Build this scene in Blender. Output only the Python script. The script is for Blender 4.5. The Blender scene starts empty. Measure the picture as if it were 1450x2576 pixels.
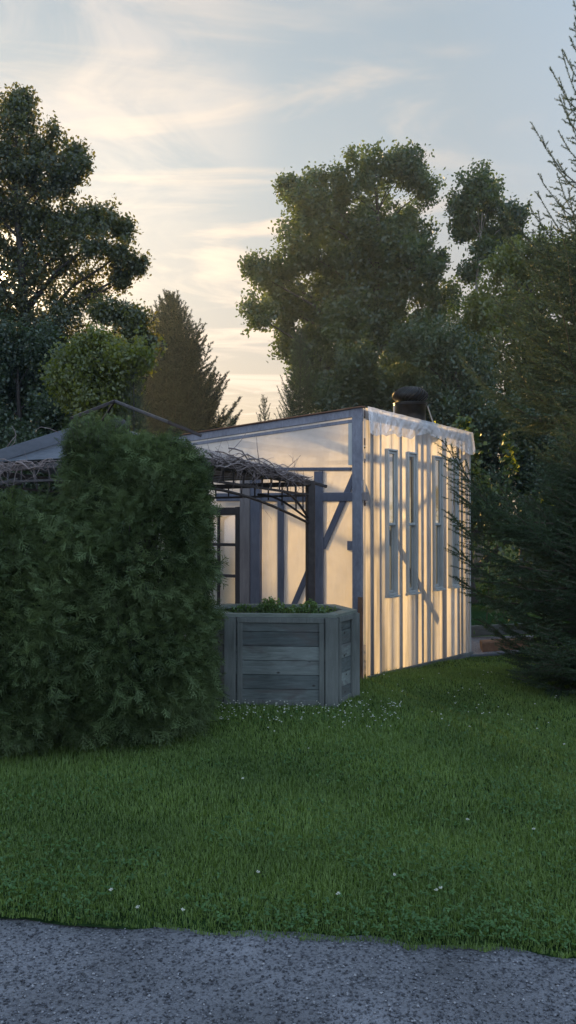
import bpy, math, random
import numpy as np
from mathutils import Vector
random.seed(7); rng = np.random.default_rng(7)
C = bpy.context.scene.collection
sc = bpy.context.scene
F = 2000.0; CX, CY, HZ = 725.0, 1288.0, 30.0      # focal length, centre and pitch offset in photo units (1450 wide)
EYE = 1.6
PITCH = math.atan(HZ / F)
SUN_EL, SUN_AZ = math.radians(16.4), math.radians(-19.9)   # azimuth from +Y towards +X
SUN = Vector((math.cos(SUN_EL) * math.sin(SUN_AZ), math.cos(SUN_EL) * math.cos(SUN_AZ), math.sin(SUN_EL)))

def at(px, py, Y):
    xc, yc = (px - CX) / F, -(py - CY) / F
    wy = math.cos(PITCH) - math.sin(PITCH) * yc
    wz = math.sin(PITCH) + math.cos(PITCH) * yc
    k = Y / wy
    return np.array((xc * k, Y, EYE + wz * k))

def gz(x, y):            # height of the lawn
    x = np.asarray(x, float); y = np.asarray(y, float)
    return -0.05 * np.clip(y - 8.2, 0, 12) + 0.012 * np.sin(x * 1.7 + 1) * np.sin(y * 1.3) + 0.008 * np.sin(x * 4.1 + y * 3.3)

# ---------------------------------------------------------------- objects
def props(o, label=None, cat=None, group=None, kind=None):
    if label: o['label'] = label
    if cat: o['category'] = cat
    if group: o['group'] = group
    if kind: o['kind'] = kind
    return o
def thing(name, label, cat, loc=(0, 0, 0), group=None):
    o = bpy.data.objects.new(name, None); C.objects.link(o); o.location = tuple(float(v) for v in loc)
    o.empty_display_size = .2
    return props(o, label, cat, group)
def mesh(name, V, Fs, mat, parent=None, smooth=False, rnd=None):
    """V (n,3), Fs: (m,k) array or list of index lists"""
    me = bpy.data.meshes.new(name)
    V = np.asarray(V, dtype=np.float32).reshape(-1, 3)
    if parent is not None:
        V = V - np.array(origin(parent), dtype=np.float32)
    if isinstance(Fs, np.ndarray):
        n, k = Fs.shape
        me.vertices.add(len(V)); me.vertices.foreach_set('co', V.ravel())
        me.loops.add(n * k); me.loops.foreach_set('vertex_index', Fs.astype(np.int32).ravel())
        me.polygons.add(n); me.polygons.foreach_set('loop_start', np.arange(0, n * k, k, dtype=np.int32))
        me.update(calc_edges=True)
    else:
        me.from_pydata(V.tolist(), [], Fs)
    if smooth: me.polygons.foreach_set('use_smooth', np.ones(len(me.polygons), dtype=bool))
    if rnd is not None:
        a = me.attributes.new('rnd', 'FLOAT', 'POINT'); a.data.foreach_set('value', np.asarray(rnd, dtype=np.float32))
    me.materials.append(mat)
    o = bpy.data.objects.new(name, me); C.objects.link(o)
    if parent is not None: o.parent = parent
    return o
def origin(p):
    v = Vector((0, 0, 0))
    while p is not None:
        v += p.location; p = p.parent
    return tuple(v)

class MB:
    def __init__(s): s.v = []; s.f = []
    def add(s, vs, fs):
        b = len(s.v); s.v += [tuple(map(float, q)) for q in vs]; s.f += [[b + i for i in f] for f in fs]
    def beam(s, a, b, w, h, up=(0, 0, 1), bev=0.0):
        """rectangular bar from a to b, w across, h along up"""
        a = Vector(a); b = Vector(b); d = (b - a).normalized(); up = Vector(up)
        if abs(d.dot(up.normalized())) > .98: up = Vector((0, 1, 0)) if abs(d.y) < .9 else Vector((1, 0, 0))
        x = d.cross(up).normalized(); z = x.cross(d).normalized()
        c = min(w, h) * .12 if bev == 0 else bev
        prof = [(-w/2+c, -h/2), (w/2-c, -h/2), (w/2, -h/2+c), (w/2, h/2-c), (w/2-c, h/2), (-w/2+c, h/2), (-w/2, h/2-c), (-w/2, -h/2+c)]
        vs = [a + x*p + z*q for p, q in prof] + [b + x*p + z*q for p, q in prof]
        n = 8
        s.add(vs, [[i, (i+1) % n, n+(i+1) % n, n+i] for i in range(n)] + [list(range(n))[::-1], list(range(n, 2*n))])
    def tube(s, pts, rs, n=6):
        pts = [Vector(p) for p in pts]
        if not hasattr(rs, '__len__'): rs = [rs] * len(pts)
        t = (pts[1]-pts[0]).normalized()
        u = t.cross(Vector((.3, .1, 1))); u = (u if u.length > .05 else t.cross(Vector((1, 0, 0)))).normalized()
        vs = []; k = len(pts)
        for i, p in enumerate(pts):
            t = (pts[min(i+1, k-1)] - pts[max(i-1, 0)]).normalized()
            u = (u - t*u.dot(t)); u = u.normalized() if u.length > 1e-6 else t.orthogonal().normalized()
            w = t.cross(u)
            for j in range(n):
                a = 2*math.pi*j/n
                vs.append(p + (u*math.cos(a) + w*math.sin(a))*rs[i])
        fs = [[i*n+j, i*n+(j+1) % n, (i+1)*n+(j+1) % n, (i+1)*n+j] for i in range(k-1) for j in range(n)]
        fs += [list(range(n))[::-1], list(range((k-1)*n, k*n))]
        s.add(vs, fs)
    def lathe(s, c, prof, n=24):
        vs = [(c[0]+r*math.cos(2*math.pi*j/n), c[1]+r*math.sin(2*math.pi*j/n), c[2]+z) for r, z in prof for j in range(n)]
        k = len(prof)
        s.add(vs, [[i*n+j, i*n+(j+1) % n, (i+1)*n+(j+1) % n, (i+1)*n+j] for i in range(k-1) for j in range(n)] + [list(range((k-1)*n, k*n))])
    def build(s, name, mat, parent=None, smooth=False):
        return mesh(name, s.v, s.f, mat, parent, smooth)

# ---------------------------------------------------------------- materials
def nt(name):
    m = bpy.data.materials.new(name); m.use_nodes = True; t = m.node_tree; t.nodes.clear()
    return m, t
def N(t, typ, **kw):
    n = t.nodes.new('ShaderNode' + typ)
    for k, v in kw.items():
        if k.startswith('_'): setattr(n, k[1:], v)
        else: n.inputs[k.replace('__', ' ')].default_value = v
    return n
def L(t, a, b): t.links.new(a, b)
def ramp(t, fac, stops, interp='LINEAR'):
    r = t.nodes.new('ShaderNodeValToRGB'); r.color_ramp.interpolation = interp
    e = r.color_ramp.elements
    while len(e) < len(stops): e.new(.5)
    for q, (p, c) in zip(e, stops): q.position = p; q.color = (*c, 1) if len(c) == 3 else c
    L(t, fac, r.inputs[0]); return r.outputs[0]
def leafmat(name, dark, light, trans=.45, tcol=None, patch=1.5, gloss=.06):
    m, t = nt(name)
    at_ = N(t, 'Attribute', _attribute_name='rnd')
    geo = N(t, 'NewGeometry'); nz = N(t, 'TexNoise', Scale=patch, Detail=2.0)
    L(t, geo.outputs['Position'], nz.inputs['Vector'])
    ad = N(t, 'Math', _operation='MULTIPLY_ADD'); ad.inputs[1].default_value = .55
    sb = N(t, 'Math', _operation='MULTIPLY_ADD'); sb.inputs[1].default_value = 1.2; sb.inputs[2].default_value = -.38
    L(t, nz.outputs['Fac'], sb.inputs[0]); L(t, at_.outputs['Fac'], ad.inputs[0]); L(t, sb.outputs[0], ad.inputs[2])
    col = ramp(t, ad.outputs[0], [(0, dark), (1, light)])
    d = N(t, 'BsdfDiffuse'); L(t, col, d.inputs[0])
    tr = N(t, 'BsdfTranslucent')
    mx = N(t, 'Mix', _data_type='RGBA', _blend_type='MULTIPLY'); mx.inputs['Factor'].default_value = 1
    L(t, col, mx.inputs['A']); mx.inputs['B'].default_value = (*(tcol or (2.2, 2.0, .7)), 1)
    L(t, mx.outputs['Result'], tr.inputs[0])
    m1 = N(t, 'MixShader', Fac=trans); L(t, d.outputs[0], m1.inputs[1]); L(t, tr.outputs[0], m1.inputs[2])
    g = N(t, 'BsdfGlossy', Roughness=.45); g.inputs[0].default_value = (.8, .85, .8, 1)
    m2 = N(t, 'MixShader', Fac=gloss); L(t, m1.outputs[0], m2.inputs[1]); L(t, g.outputs[0], m2.inputs[2])
    o = N(t, 'OutputMaterial'); L(t, m2.outputs[0], o.inputs[0])
    return m
def woodmat(name, c1, c2, scale=(1, 1, 14), rough=.8, knots=True, spec=.25, boards=False):
    m, t = nt(name)
    tc = N(t, 'TexCoord'); mp = N(t, 'Mapping'); mp.inputs['Scale'].default_value = scale
    L(t, tc.outputs['Object'], mp.inputs[0])
    n1 = N(t, 'TexNoise', Scale=3.5, Detail=6.0, Roughness=.65, Distortion=.6); L(t, mp.outputs[0], n1.inputs['Vector'])
    n2 = N(t, 'TexNoise', Scale=2.2, Detail=3.0); L(t, tc.outputs['Object'], n2.inputs['Vector'])
    ad = N(t, 'Math', _operation='ADD'); L(t, n1.outputs['Fac'], ad.inputs[0]); L(t, n2.outputs['Fac'], ad.inputs[1])
    hf = N(t, 'Math', _operation='MULTIPLY'); hf.inputs[1].default_value = .5; L(t, ad.outputs[0], hf.inputs[0])
    col = ramp(t, hf.outputs[0], [(.32, c1), (.66, c2)])
    if boards:      # weathered boards: tone per board, brown stains, small knots
        a = N(t, 'Attribute', _attribute_name='rnd'); tone = ramp(t, a.outputs['Fac'], [(0, (.62, .64, .66)), (1, (1.3, 1.28, 1.25))])
        m1 = N(t, 'Mix', _data_type='RGBA', _blend_type='MULTIPLY'); m1.inputs['Factor'].default_value = 1; L(t, col, m1.inputs['A']); L(t, tone, m1.inputs['B'])
        mp2 = N(t, 'Mapping'); mp2.inputs['Scale'].default_value = (2.2, 3, 9); L(t, tc.outputs['Object'], mp2.inputs[0])
        n3 = N(t, 'TexNoise', Scale=1.3, Detail=4.0, Distortion=.8); L(t, mp2.outputs[0], n3.inputs['Vector'])
        st = ramp(t, n3.outputs['Fac'], [(.50, (0, 0, 0)), (.68, (.75, .75, .75))])
        m2 = N(t, 'Mix', _data_type='RGBA'); L(t, st, m2.inputs['Factor']); L(t, m1.outputs['Result'], m2.inputs['A']); m2.inputs['B'].default_value = (.085, .078, .072, 1)
        mp3 = N(t, 'Mapping'); mp3.inputs['Scale'].default_value = (7, 7, 12); L(t, tc.outputs['Object'], mp3.inputs[0])
        vk = N(t, 'TexVoronoi', Scale=1.0); L(t, mp3.outputs[0], vk.inputs['Vector'])
        kn = ramp(t, vk.outputs['Distance'], [(.10, (1, 1, 1)), (.17, (0, 0, 0))])
        m3 = N(t, 'Mix', _data_type='RGBA'); L(t, kn, m3.inputs['Factor']); L(t, m2.outputs['Result'], m3.inputs['A']); m3.inputs['B'].default_value = (.035, .03, .026, 1)
        col = m3.outputs['Result']
    p = N(t, 'BsdfPrincipled', Roughness=rough); L(t, col, p.inputs['Base Color']); p.inputs['Specular IOR Level'].default_value = spec
    b = N(t, 'Bump', Strength=.5, Distance=.004); L(t, n1.outputs['Fac'], b.inputs['Height']); L(t, b.outputs[0], p.inputs['Normal'])
    o = N(t, 'OutputMaterial'); L(t, p.outputs[0], o.inputs[0]); return m
def plain(name, col, rough=.6, metal=0.0, nscale=8, var=.35, bump=.2):
    m, t = nt(name)
    tc = N(t, 'TexCoord'); n1 = N(t, 'TexNoise', Scale=nscale, Detail=5.0); L(t, tc.outputs['Object'], n1.inputs['Vector'])
    c = ramp(t, n1.outputs['Fac'], [(.3, tuple(v*(1-var) for v in col)), (.7, tuple(min(1, v*(1+var)) for v in col))])
    p = N(t, 'BsdfPrincipled', Roughness=rough, Metallic=metal); L(t, c, p.inputs['Base Color'])
    b = N(t, 'Bump', Strength=bump, Distance=.004); L(t, n1.outputs['Fac'], b.inputs['Height']); L(t, b.outputs[0], p.inputs['Normal'])
    o = N(t, 'OutputMaterial'); L(t, p.outputs[0], o.inputs[0]); return m
def filmmat(name, transp, transl, col=(.86, .87, .9), gloss=.05, rough=.35, wr=.3, wscale=(6, 6, 1.2), shade_bands=False):
    m, t = nt(name)
    tc = N(t, 'TexCoord'); mp = N(t, 'Mapping'); mp.inputs['Scale'].default_value = wscale; L(t, tc.outputs['Object'], mp.inputs[0])
    n1 = N(t, 'TexNoise', Scale=3.0, Detail=4.0, Distortion=.4); L(t, mp.outputs[0], n1.inputs['Vector'])
    b = N(t, 'Bump', Strength=wr, Distance=.02); L(t, n1.outputs['Fac'], b.inputs['Height'])
    n2 = N(t, 'TexNoise', Scale=9.0, Detail=6.0); L(t, tc.outputs['Object'], n2.inputs['Vector'])
    dc = ramp(t, n2.outputs['Fac'], [(.3, tuple(v*.93 for v in col)), (.6, col)])
    if shade_bands:       # soft upright shade bands painted into the sheet colour, cooler where dark
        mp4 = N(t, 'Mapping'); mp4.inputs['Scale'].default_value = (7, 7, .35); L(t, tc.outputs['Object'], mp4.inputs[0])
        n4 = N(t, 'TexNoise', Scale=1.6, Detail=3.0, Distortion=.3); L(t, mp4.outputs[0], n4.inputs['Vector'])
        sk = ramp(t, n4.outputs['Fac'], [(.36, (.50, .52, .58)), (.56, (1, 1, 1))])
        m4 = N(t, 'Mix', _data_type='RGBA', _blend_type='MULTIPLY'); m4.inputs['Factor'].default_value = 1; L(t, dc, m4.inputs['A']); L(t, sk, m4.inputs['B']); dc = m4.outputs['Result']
    tp = N(t, 'BsdfTransparent'); tp.inputs[0].default_value = (.95, .95, .95, 1)
    tl = N(t, 'BsdfTranslucent'); L(t, dc, tl.inputs[0]); L(t, b.outputs[0], tl.inputs['Normal'])
    df = N(t, 'BsdfDiffuse'); L(t, dc, df.inputs[0]); L(t, b.outputs[0], df.inputs['Normal'])
    gl = N(t, 'BsdfGlossy', Roughness=rough); L(t, b.outputs[0], gl.inputs['Normal'])
    a = N(t, 'MixShader', Fac=transl); L(t, df.outputs[0], a.inputs[1]); L(t, tl.outputs[0], a.inputs[2])
    c = N(t, 'MixShader', Fac=transp); L(t, a.outputs[0], c.inputs[1]); L(t, tp.outputs[0], c.inputs[2])
    d = N(t, 'MixShader', Fac=gloss); L(t, c.outputs[0], d.inputs[1]); L(t, gl.outputs[0], d.inputs[2])
    o = N(t, 'OutputMaterial'); L(t, d.outputs[0], o.inputs[0]); return m

M_film = filmmat('film', .17, .78, wr=.25, col=(.88, .87, .84))
M_film_fold = filmmat('film_folds', .15, .78, wr=.5, col=(.88, .87, .84), shade_bands=True)
M_film_clear = filmmat('film_clear', .62, .7, wr=.2)
M_flap = filmmat('film_flap', .52, .35, gloss=.36, rough=.16, wr=1.0, wscale=(16, 16, 7))
M_stud = woodmat('stud_wood', (.14, .12, .12), (.26, .23, .22), scale=(12, 12, 1.2))
M_wrap = woodmat('wrapped_wood', (.10, .105, .13), (.24, .25, .29), scale=(9, 9, 4), rough=.45)
M_brown = woodmat('brown_wood', (.10, .055, .035), (.22, .12, .07), scale=(3, 3, 3))
M_planter = woodmat('planter_wood', (.06, .072, .066), (.19, .22, .21), scale=(1.6, 5, 16), rough=.75, boards=True)
M_skirt = woodmat('skirt_wood', (.06, .065, .06), (.18, .19, .18), scale=(1.6, 1.6, 12))
M_planter_v = woodmat('planter_wood_upright', (.075, .082, .074), (.165, .18, .165), scale=(16, 16, 1.4), rough=.75)
M_cap = woodmat('planter_cap_wood', (.09, .105, .085), (.21, .24, .205), scale=(2, 9, 9), rough=.75)
M_iron = plain('dark_iron', (.035, .028, .026), .6, .3, 20)
M_irong = plain('grey_iron', (.06, .058, .062), .6, .3, 20)
M_vent = plain('turbine_metal', (.03, .028, .026), .35, .8, 12)
M_vinyl = plain('window_vinyl', (.40, .41, .39), .5, 0, 5, .12)
M_darkframe = woodmat('dark_window_frame', (.025, .022, .022), (.06, .05, .048), scale=(9, 9, 2))
M_mat = woodmat('roof_mat', (.16, .13, .12), (.33, .28, .26), scale=(3, 30, 3))
M_board = woodmat('pale_board', (.08, .09, .105), (.14, .155, .18), scale=(3, 3, 8))
M_vine = woodmat('dry_vine', (.10, .08, .075), (.30, .25, .24), scale=(6, 6, 6))
M_bark = woodmat('bark', (.025, .021, .018), (.07, .06, .052), scale=(7, 7, 1))
M_barkl = woodmat('pale_bark', (.10, .085, .07), (.26, .23, .19), scale=(7, 7, 1))
M_twig = plain('twig', (.07, .055, .038), .9)
M_soil = plain('soil', (.03, .022, .016), .95, 0, 14, .5, .8)
M_stone = plain('bed_gravel', (.16, .15, .155), .9, 0, 60, .5, .8)
M_basket = plain('basket_dark', (.03, .032, .03), .7)
def glassmat(tint=(.6, .64, .62, 1)):
    m, t = nt('pane_glass')
    tp = N(t, 'BsdfTransparent'); tp.inputs[0].default_value = tint
    gl = N(t, 'BsdfGlossy', Roughness=.06)
    d = N(t, 'MixShader', Fac=.2); L(t, tp.outputs[0], d.inputs[1]); L(t, gl.outputs[0], d.inputs[2])
    o = N(t, 'OutputMaterial'); L(t, d.outputs[0], o.inputs[0]); return m
M_glass = glassmat(); M_glassc = glassmat((.97, .97, .97, 1))
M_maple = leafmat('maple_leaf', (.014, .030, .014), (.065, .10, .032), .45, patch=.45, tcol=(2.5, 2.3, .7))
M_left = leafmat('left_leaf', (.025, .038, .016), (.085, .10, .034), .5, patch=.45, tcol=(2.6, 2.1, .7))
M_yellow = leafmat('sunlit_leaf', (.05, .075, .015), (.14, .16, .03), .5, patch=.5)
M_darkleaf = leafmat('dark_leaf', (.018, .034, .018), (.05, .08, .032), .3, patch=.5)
M_cedar = leafmat('cedar_leaf', (.014, .028, .010), (.155, .215, .088), .18, tcol=(1.5, 1.4, .8), patch=2.2, gloss=.015)
M_cedarl = leafmat('light_cedar_leaf', (.035, .085, .022), (.085, .17, .05), .2, tcol=(1.5, 1.4, .8), patch=2.2, gloss=.04)
M_needle = leafmat('spruce_needle', (.024, .044, .022), (.062, .095, .046), .12, patch=1.5, gloss=.03)
M_needle_w = leafmat('warm_spruce_needle', (.028, .046, .022), (.085, .11, .048), .12, patch=1.2, gloss=.05, tcol=(1.6, 1.8, .8))
M_needle_d = leafmat('far_spruce_needle', (.010, .016, .010), (.028, .038, .022), .1, patch=1.2, gloss=.02, tcol=(1.5, 1.5, .7))
M_wrapd = woodmat('film_covered_timber', (.075, .08, .105), (.15, .155, .19), scale=(9, 9, 2), rough=.5)
M_vineleaf = leafmat('sunlit_vine_leaf', (.26, .30, .02), (.50, .50, .04), .45, tcol=(1.6, 1.5, .3), patch=2)  # tip leaves: the yellow of sunlight is put into the leaf colour
M_vinedark = leafmat('shaded_vine_leaf', (.02, .05, .015), (.05, .09, .025), .2, tcol=(1.6, 1.6, .6), patch=2)  # darker copy for the lower leaves, shade put into the colour
M_sprout = leafmat('sprout_leaf', (.04, .10, .025), (.12, .20, .05), .4, patch=3)
M_grass = leafmat('grass_blade', (.056, .10, .022), (.19, .28, .066), .25, tcol=(1.6, 1.7, .7), patch=1.1, gloss=.03)
M_clover = leafmat('clover_leaf', (.035, .085, .026), (.085, .17, .052), .2, tcol=(1.4, 1.5, .7), patch=1.3, gloss=.03)
M_flower = plain('clover_flower', (.48, .50, .40), .8, 0, 30, .15)

# ---------------------------------------------------------------- foliage helpers
def unit(n):
    v = rng.normal(size=(n, 3)); return v / np.linalg.norm(v, axis=1)[:, None]
def nrm(v): return v / np.maximum(np.linalg.norm(v, axis=-1, keepdims=True), 1e-9)
def diamonds(c, u, w, fold=.25):
    """folded leaf: c centre, u half-length vector, w half-width vector"""
    nn = nrm(np.cross(u, w)) * (np.linalg.norm(w, axis=1, keepdims=True) * fold)
    V = np.stack([c-u, c+w*1+nn-u*.15, c+u, c-w+nn-u*.15], 1).reshape(-1, 3)
    n = len(c); b = np.arange(n)[:, None]*4
    return V, np.concatenate([b+np.array([[0, 1, 2]]), b+np.array([[0, 2, 3]])], 0)
def leaves(c, size, rnd_=None, droop=.35, aspect=.62):
    n = len(c); u = unit(n); u[:, 2] -= droop; u = nrm(u)
    r = unit(n); w = nrm(np.cross(u, r))
    s = size * rng.uniform(.65, 1.25, (n, 1)) * .5
    V, Fc = diamonds(c, u*s, w*s*aspect)
    rr = np.repeat(rng.random(n) if rnd_ is None else rnd_, 4)
    return V, Fc, rr
def ball(n, bias=.45):
    return unit(n) * (rng.random((n, 1)) ** bias)

def broad_tree(name, label, group, Y, clusters, base, trunk_r, leaf, dens, mat, bark=M_bark, depth=1.0, trunk_to=None, twig=.3, sub=30, subr=.30, holes=()):
    """clusters: (px, py, r[, density]) in photo units at distance Y -> real ellipsoids around limbs"""
    g = at(base, 1318, Y); gx = float(g[0]); z0 = float(gz(gx, Y))
    T = thing(name, label, 'tree', (gx, Y, z0), group)
    cs = []
    for q in clusters:
        c = at(q[0], q[1], Y); r = q[2]*Y/F
        c[1] += rng.uniform(-1, 1)*depth*min(2.6, r*1.2)
        cs.append((c, r, q[3] if len(q) > 3 else 1.0))
    mb = MB()
    top = max(cs, key=lambda q: q[0][2])[0] if trunk_to is None else at(trunk_to[0], trunk_to[1], Y)
    bpt = np.array((gx, Y, z0-.1)); ax = top - bpt
    def tp(t): return bpt + ax*t + np.array((math.sin(t*5+gx)*.02*ax[2], math.cos(t*4)*.02*ax[2], 0))*min(1, t*3)
    K = 9
    mb.tube([tp(i/K) for i in range(K+1)], [trunk_r*(1-.88*i/K)*(1.25 if i == 0 else 1) for i in range(K+1)], 8)
    VV, FF, RR = [], [], []; off = 0
    for c, r, d in cs:
        hd = np.hypot(*(c-bpt)[:2])
        t0 = np.clip(((c[2]-hd*.8) - bpt[2])/ax[2], .12, .93)
        a = tp(t0); mid = (a+c)/2 + np.array((0, 0, .10*np.linalg.norm(c-a)))
        rr0 = trunk_r*(1-.88*t0)*.5
        mb.tube([a, (a*.6+mid*.4), mid, (mid+c)/2, c], [rr0, rr0*.8, rr0*.6, rr0*.4, rr0*.2], 5)
        sc_ = c + nrm(unit(sub)) * r * rng.uniform(.25, 1.02, (sub, 1)) * np.array((1, 1, .92))
        for k in range(15):        # leafy shoots that break the outline
            v = unit(1)[0]; v[2] = abs(v[2])*.8+.1; v = v/np.linalg.norm(v); a0 = c+v*r*rng.uniform(.6, .95); ln = r*rng.uniform(.25, .6)+.12
            e0 = a0+(v*.7+np.array((0, 0, .5)))*ln; mb.tube([a0, e0], [rr0*.08, rr0*.03], 3)
            m0 = int(14+90*ln*d); pc = a0+(e0-a0)*rng.random((m0, 1))**.8*1.05+rng.normal(size=(m0, 3))*min(.16, leaf*.9)
            V, Fc, R_ = leaves(pc, leaf); VV.append(V); FF.append(Fc+off); RR.append(R_); off += len(V)
        for k, s_ in enumerate(sc_):
            if k % 2 == 0: mb.tube([c, (c+s_)/2 + rng.normal(size=3)*r*.06, s_], [rr0*.22, rr0*.15, rr0*.06], 4)
            sr = r*subr*rng.uniform(.7, 1.2)
            ntw = max(3, int(dens*d*sr*sr*rng.uniform(.7, 1.2)))
            tw = s_ + (ball(ntw, .6)*sr)*np.array((rng.uniform(.7, 1.3), rng.uniform(.7, 1.3), rng.uniform(.55, 1.05)))*rng.uniform(.8, 1.25)
            m = 11
            pc = (tw[:, None, :] + rng.normal(size=(ntw, m, 3))*twig*np.array((.5, .5, .42))).reshape(-1, 3)
            tr_ = np.repeat(rng.random(ntw)*.4, m)
            for hx, hy, hr in holes:
                yy = pc[:, 1]; qx = CX+F*pc[:, 0]/yy; qy = CY+HZ-F*(pc[:, 2]-EYE)/yy
                kk = np.hypot(qx-hx, qy-hy) > hr*(.8+.4*np.sin(5*np.arctan2(qy-hy, qx-hx))); pc, tr_ = pc[kk], tr_[kk]
            V, Fc, R_ = leaves(pc, leaf)
            VV.append(V); FF.append(Fc+off); RR.append(R_*.6 + np.repeat(tr_, 4)); off += len(V)
    mb.build('trunk', bark, T, True)
    mesh('crown', np.concatenate(VV), np.concatenate(FF), mat, T, rnd=np.concatenate(RR))
    return T

def needles_on(segs, nlen, nw, per_m, fwd=.75):
    """segs: (n,6) start/end. returns triangle needles"""
    A = segs[:, :3]; B = segs[:, 3:]; l = np.linalg.norm(B-A, axis=1)
    cnt = np.maximum(3, (l*per_m).astype(int)); idx = np.repeat(np.arange(len(segs)), cnt)
    t = rng.random(len(idx))[:, None]; p = A[idx] + (B-A)[idx]*t
    ax = nrm(B-A)[idx]; r = unit(len(idx)); side = nrm(np.cross(ax, r)); side[:, 2] += .15
    d = nrm(ax*fwd + side); w = nrm(np.cross(d, unit(len(idx)))) * nw*.5
    ln = nlen*rng.uniform(.7, 1.15, (len(idx), 1))
    V = np.stack([p-w, p+w, p+d*ln], 1).reshape(-1, 3)
    return V, np.arange(len(V)).reshape(-1, 3), np.repeat(rng.random(len(idx)), 3)

def spruce(name, label, group, base, H, R, zlow=.3, whorl=.28, nb=7, rise_top=55, rise_low=0, tipup=.35, nlen=.018, nw=.003, per_m=420,
           tw_step=.05, tw_len=.4, mat=None, power=.8, trunk_r=.07, hang=.1, extra=None, azr=None, jit=.15, trunk=True, leader=.5, thin=2.0):
    mat = mat or M_needle
    base = np.array(base, float)
    T = thing(name, label, 'tree', base, group)
    mb = MB(); mb.tube([base+np.array((0, 0, -.1)), base+np.array((.02, .01, H*.5)), base+np.array((0, 0, H))], [trunk_r, trunk_r*.55, .006], 7)
    bm_ = MB(); segs = []
    def branch(a, az, Ln, el, up, sparse=False):
        d0 = np.array((math.cos(az), math.sin(az), 0)); K = 8; pts = []
        for i in range(K+1):
            t = i/K
            pts.append(a + d0*Ln*t*math.cos(el) + np.array((0, 0, Ln*(math.sin(el)*t + up*t*t - .12*math.sin(t*math.pi)*(1 if up > 0 else 0)))) + rng.normal(size=3)*.008*t*Ln)
        pts = np.array(pts)
        bm_.tube(pts, [max(.003, .011*Ln*(1-.85*i/K)) for i in range(K+1)], 4)
        for i in range(1, K): segs.append(np.r_[pts[i], pts[i+1]])
        ns = max(4, int(Ln/(tw_step*(2.0 if sparse else 1)))); twl = tw_len*(.62 if sparse else 1)
        for j in range(ns):
            t = (j+.6)/ns
            if t < .12: continue
            k = min(K-1, int(t*K)); p = pts[k] + (pts[k+1]-pts[k])*(t*K-k); ax = nrm(pts[k+1]-pts[k])
            lat = nrm(np.cross(ax, (0, 0, 1.))) * (1 if j % 2 else -1)
            ll = twl*Ln*(1-t)**.6*rng.uniform(.6, 1.1) + .03
            dd = nrm(ax*.85 + lat*.75 + np.array((0, 0, -hang*rng.uniform(.3, 1.8) + .1*up)))
            e = p + dd*ll; e2 = e + nrm(dd*.9+np.array((0, 0, .25*up-.1*hang)))*ll*.35
            segs.append(np.r_[p, e]); segs.append(np.r_[e, e2])
            bm_.tube([p, e], [.0035, .002], 3)
            if ll > .13:
                for q in range(int(ll/.055)):
                    tt = (q+.7)/(ll/.055); pp = p+dd*ll*tt; l2 = nrm(np.cross(dd, (0, 0, 1.)))*(1 if q % 2 else -1)
                    ld = nrm(dd*.8+l2*.8+np.array((0, 0, -hang*rng.uniform(0, 2)))); segs.append(np.r_[pp, pp+ld*(.03+.4*ll*(1-tt))])
    z = zlow
    while z < H*.985:
        f = (z-zlow)/(H-zlow); n = nb if f < min(.75, thin) else max(4, nb-3)
        a0 = rng.random()*6.28
        for k in range(n):
            az = a0 + 6.283*k/n + rng.uniform(-.25, .25)
            if azr is not None:
                dlt = (az-azr[0]+math.pi) % (2*math.pi)-math.pi
                if abs(dlt) > azr[1]: continue
            Ln = R*(1-f)**power*rng.uniform(1-jit*2, 1+jit) + .05
            el = math.radians(rise_low + (rise_top-rise_low)*f**1.1 + rng.uniform(-6, 6))
            branch(base+np.array((0, 0, z+rng.uniform(-.05, .05))), az, Ln, el, tipup, f > thin)
        z += whorl*(1.5 if f > thin else 1)*(1-.45*f)*rng.uniform(.85, 1.15)
    segs.append(np.r_[base+(0, 0, H-leader), base+(0, 0, H+.02)])
    for e in (extra or []):
        branch(np.array(e[0], float), e[1], e[2], math.radians(e[3]), e[4])
    S = np.array(segs); V, Fc, R_ = needles_on(S, nlen, nw, per_m)
    mb.build('trunk', M_bark, T, True)
    bm_.build('branches', M_twig, T)
    mesh('crown', V, Fc, mat, T, rnd=R_)
    return T

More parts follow.
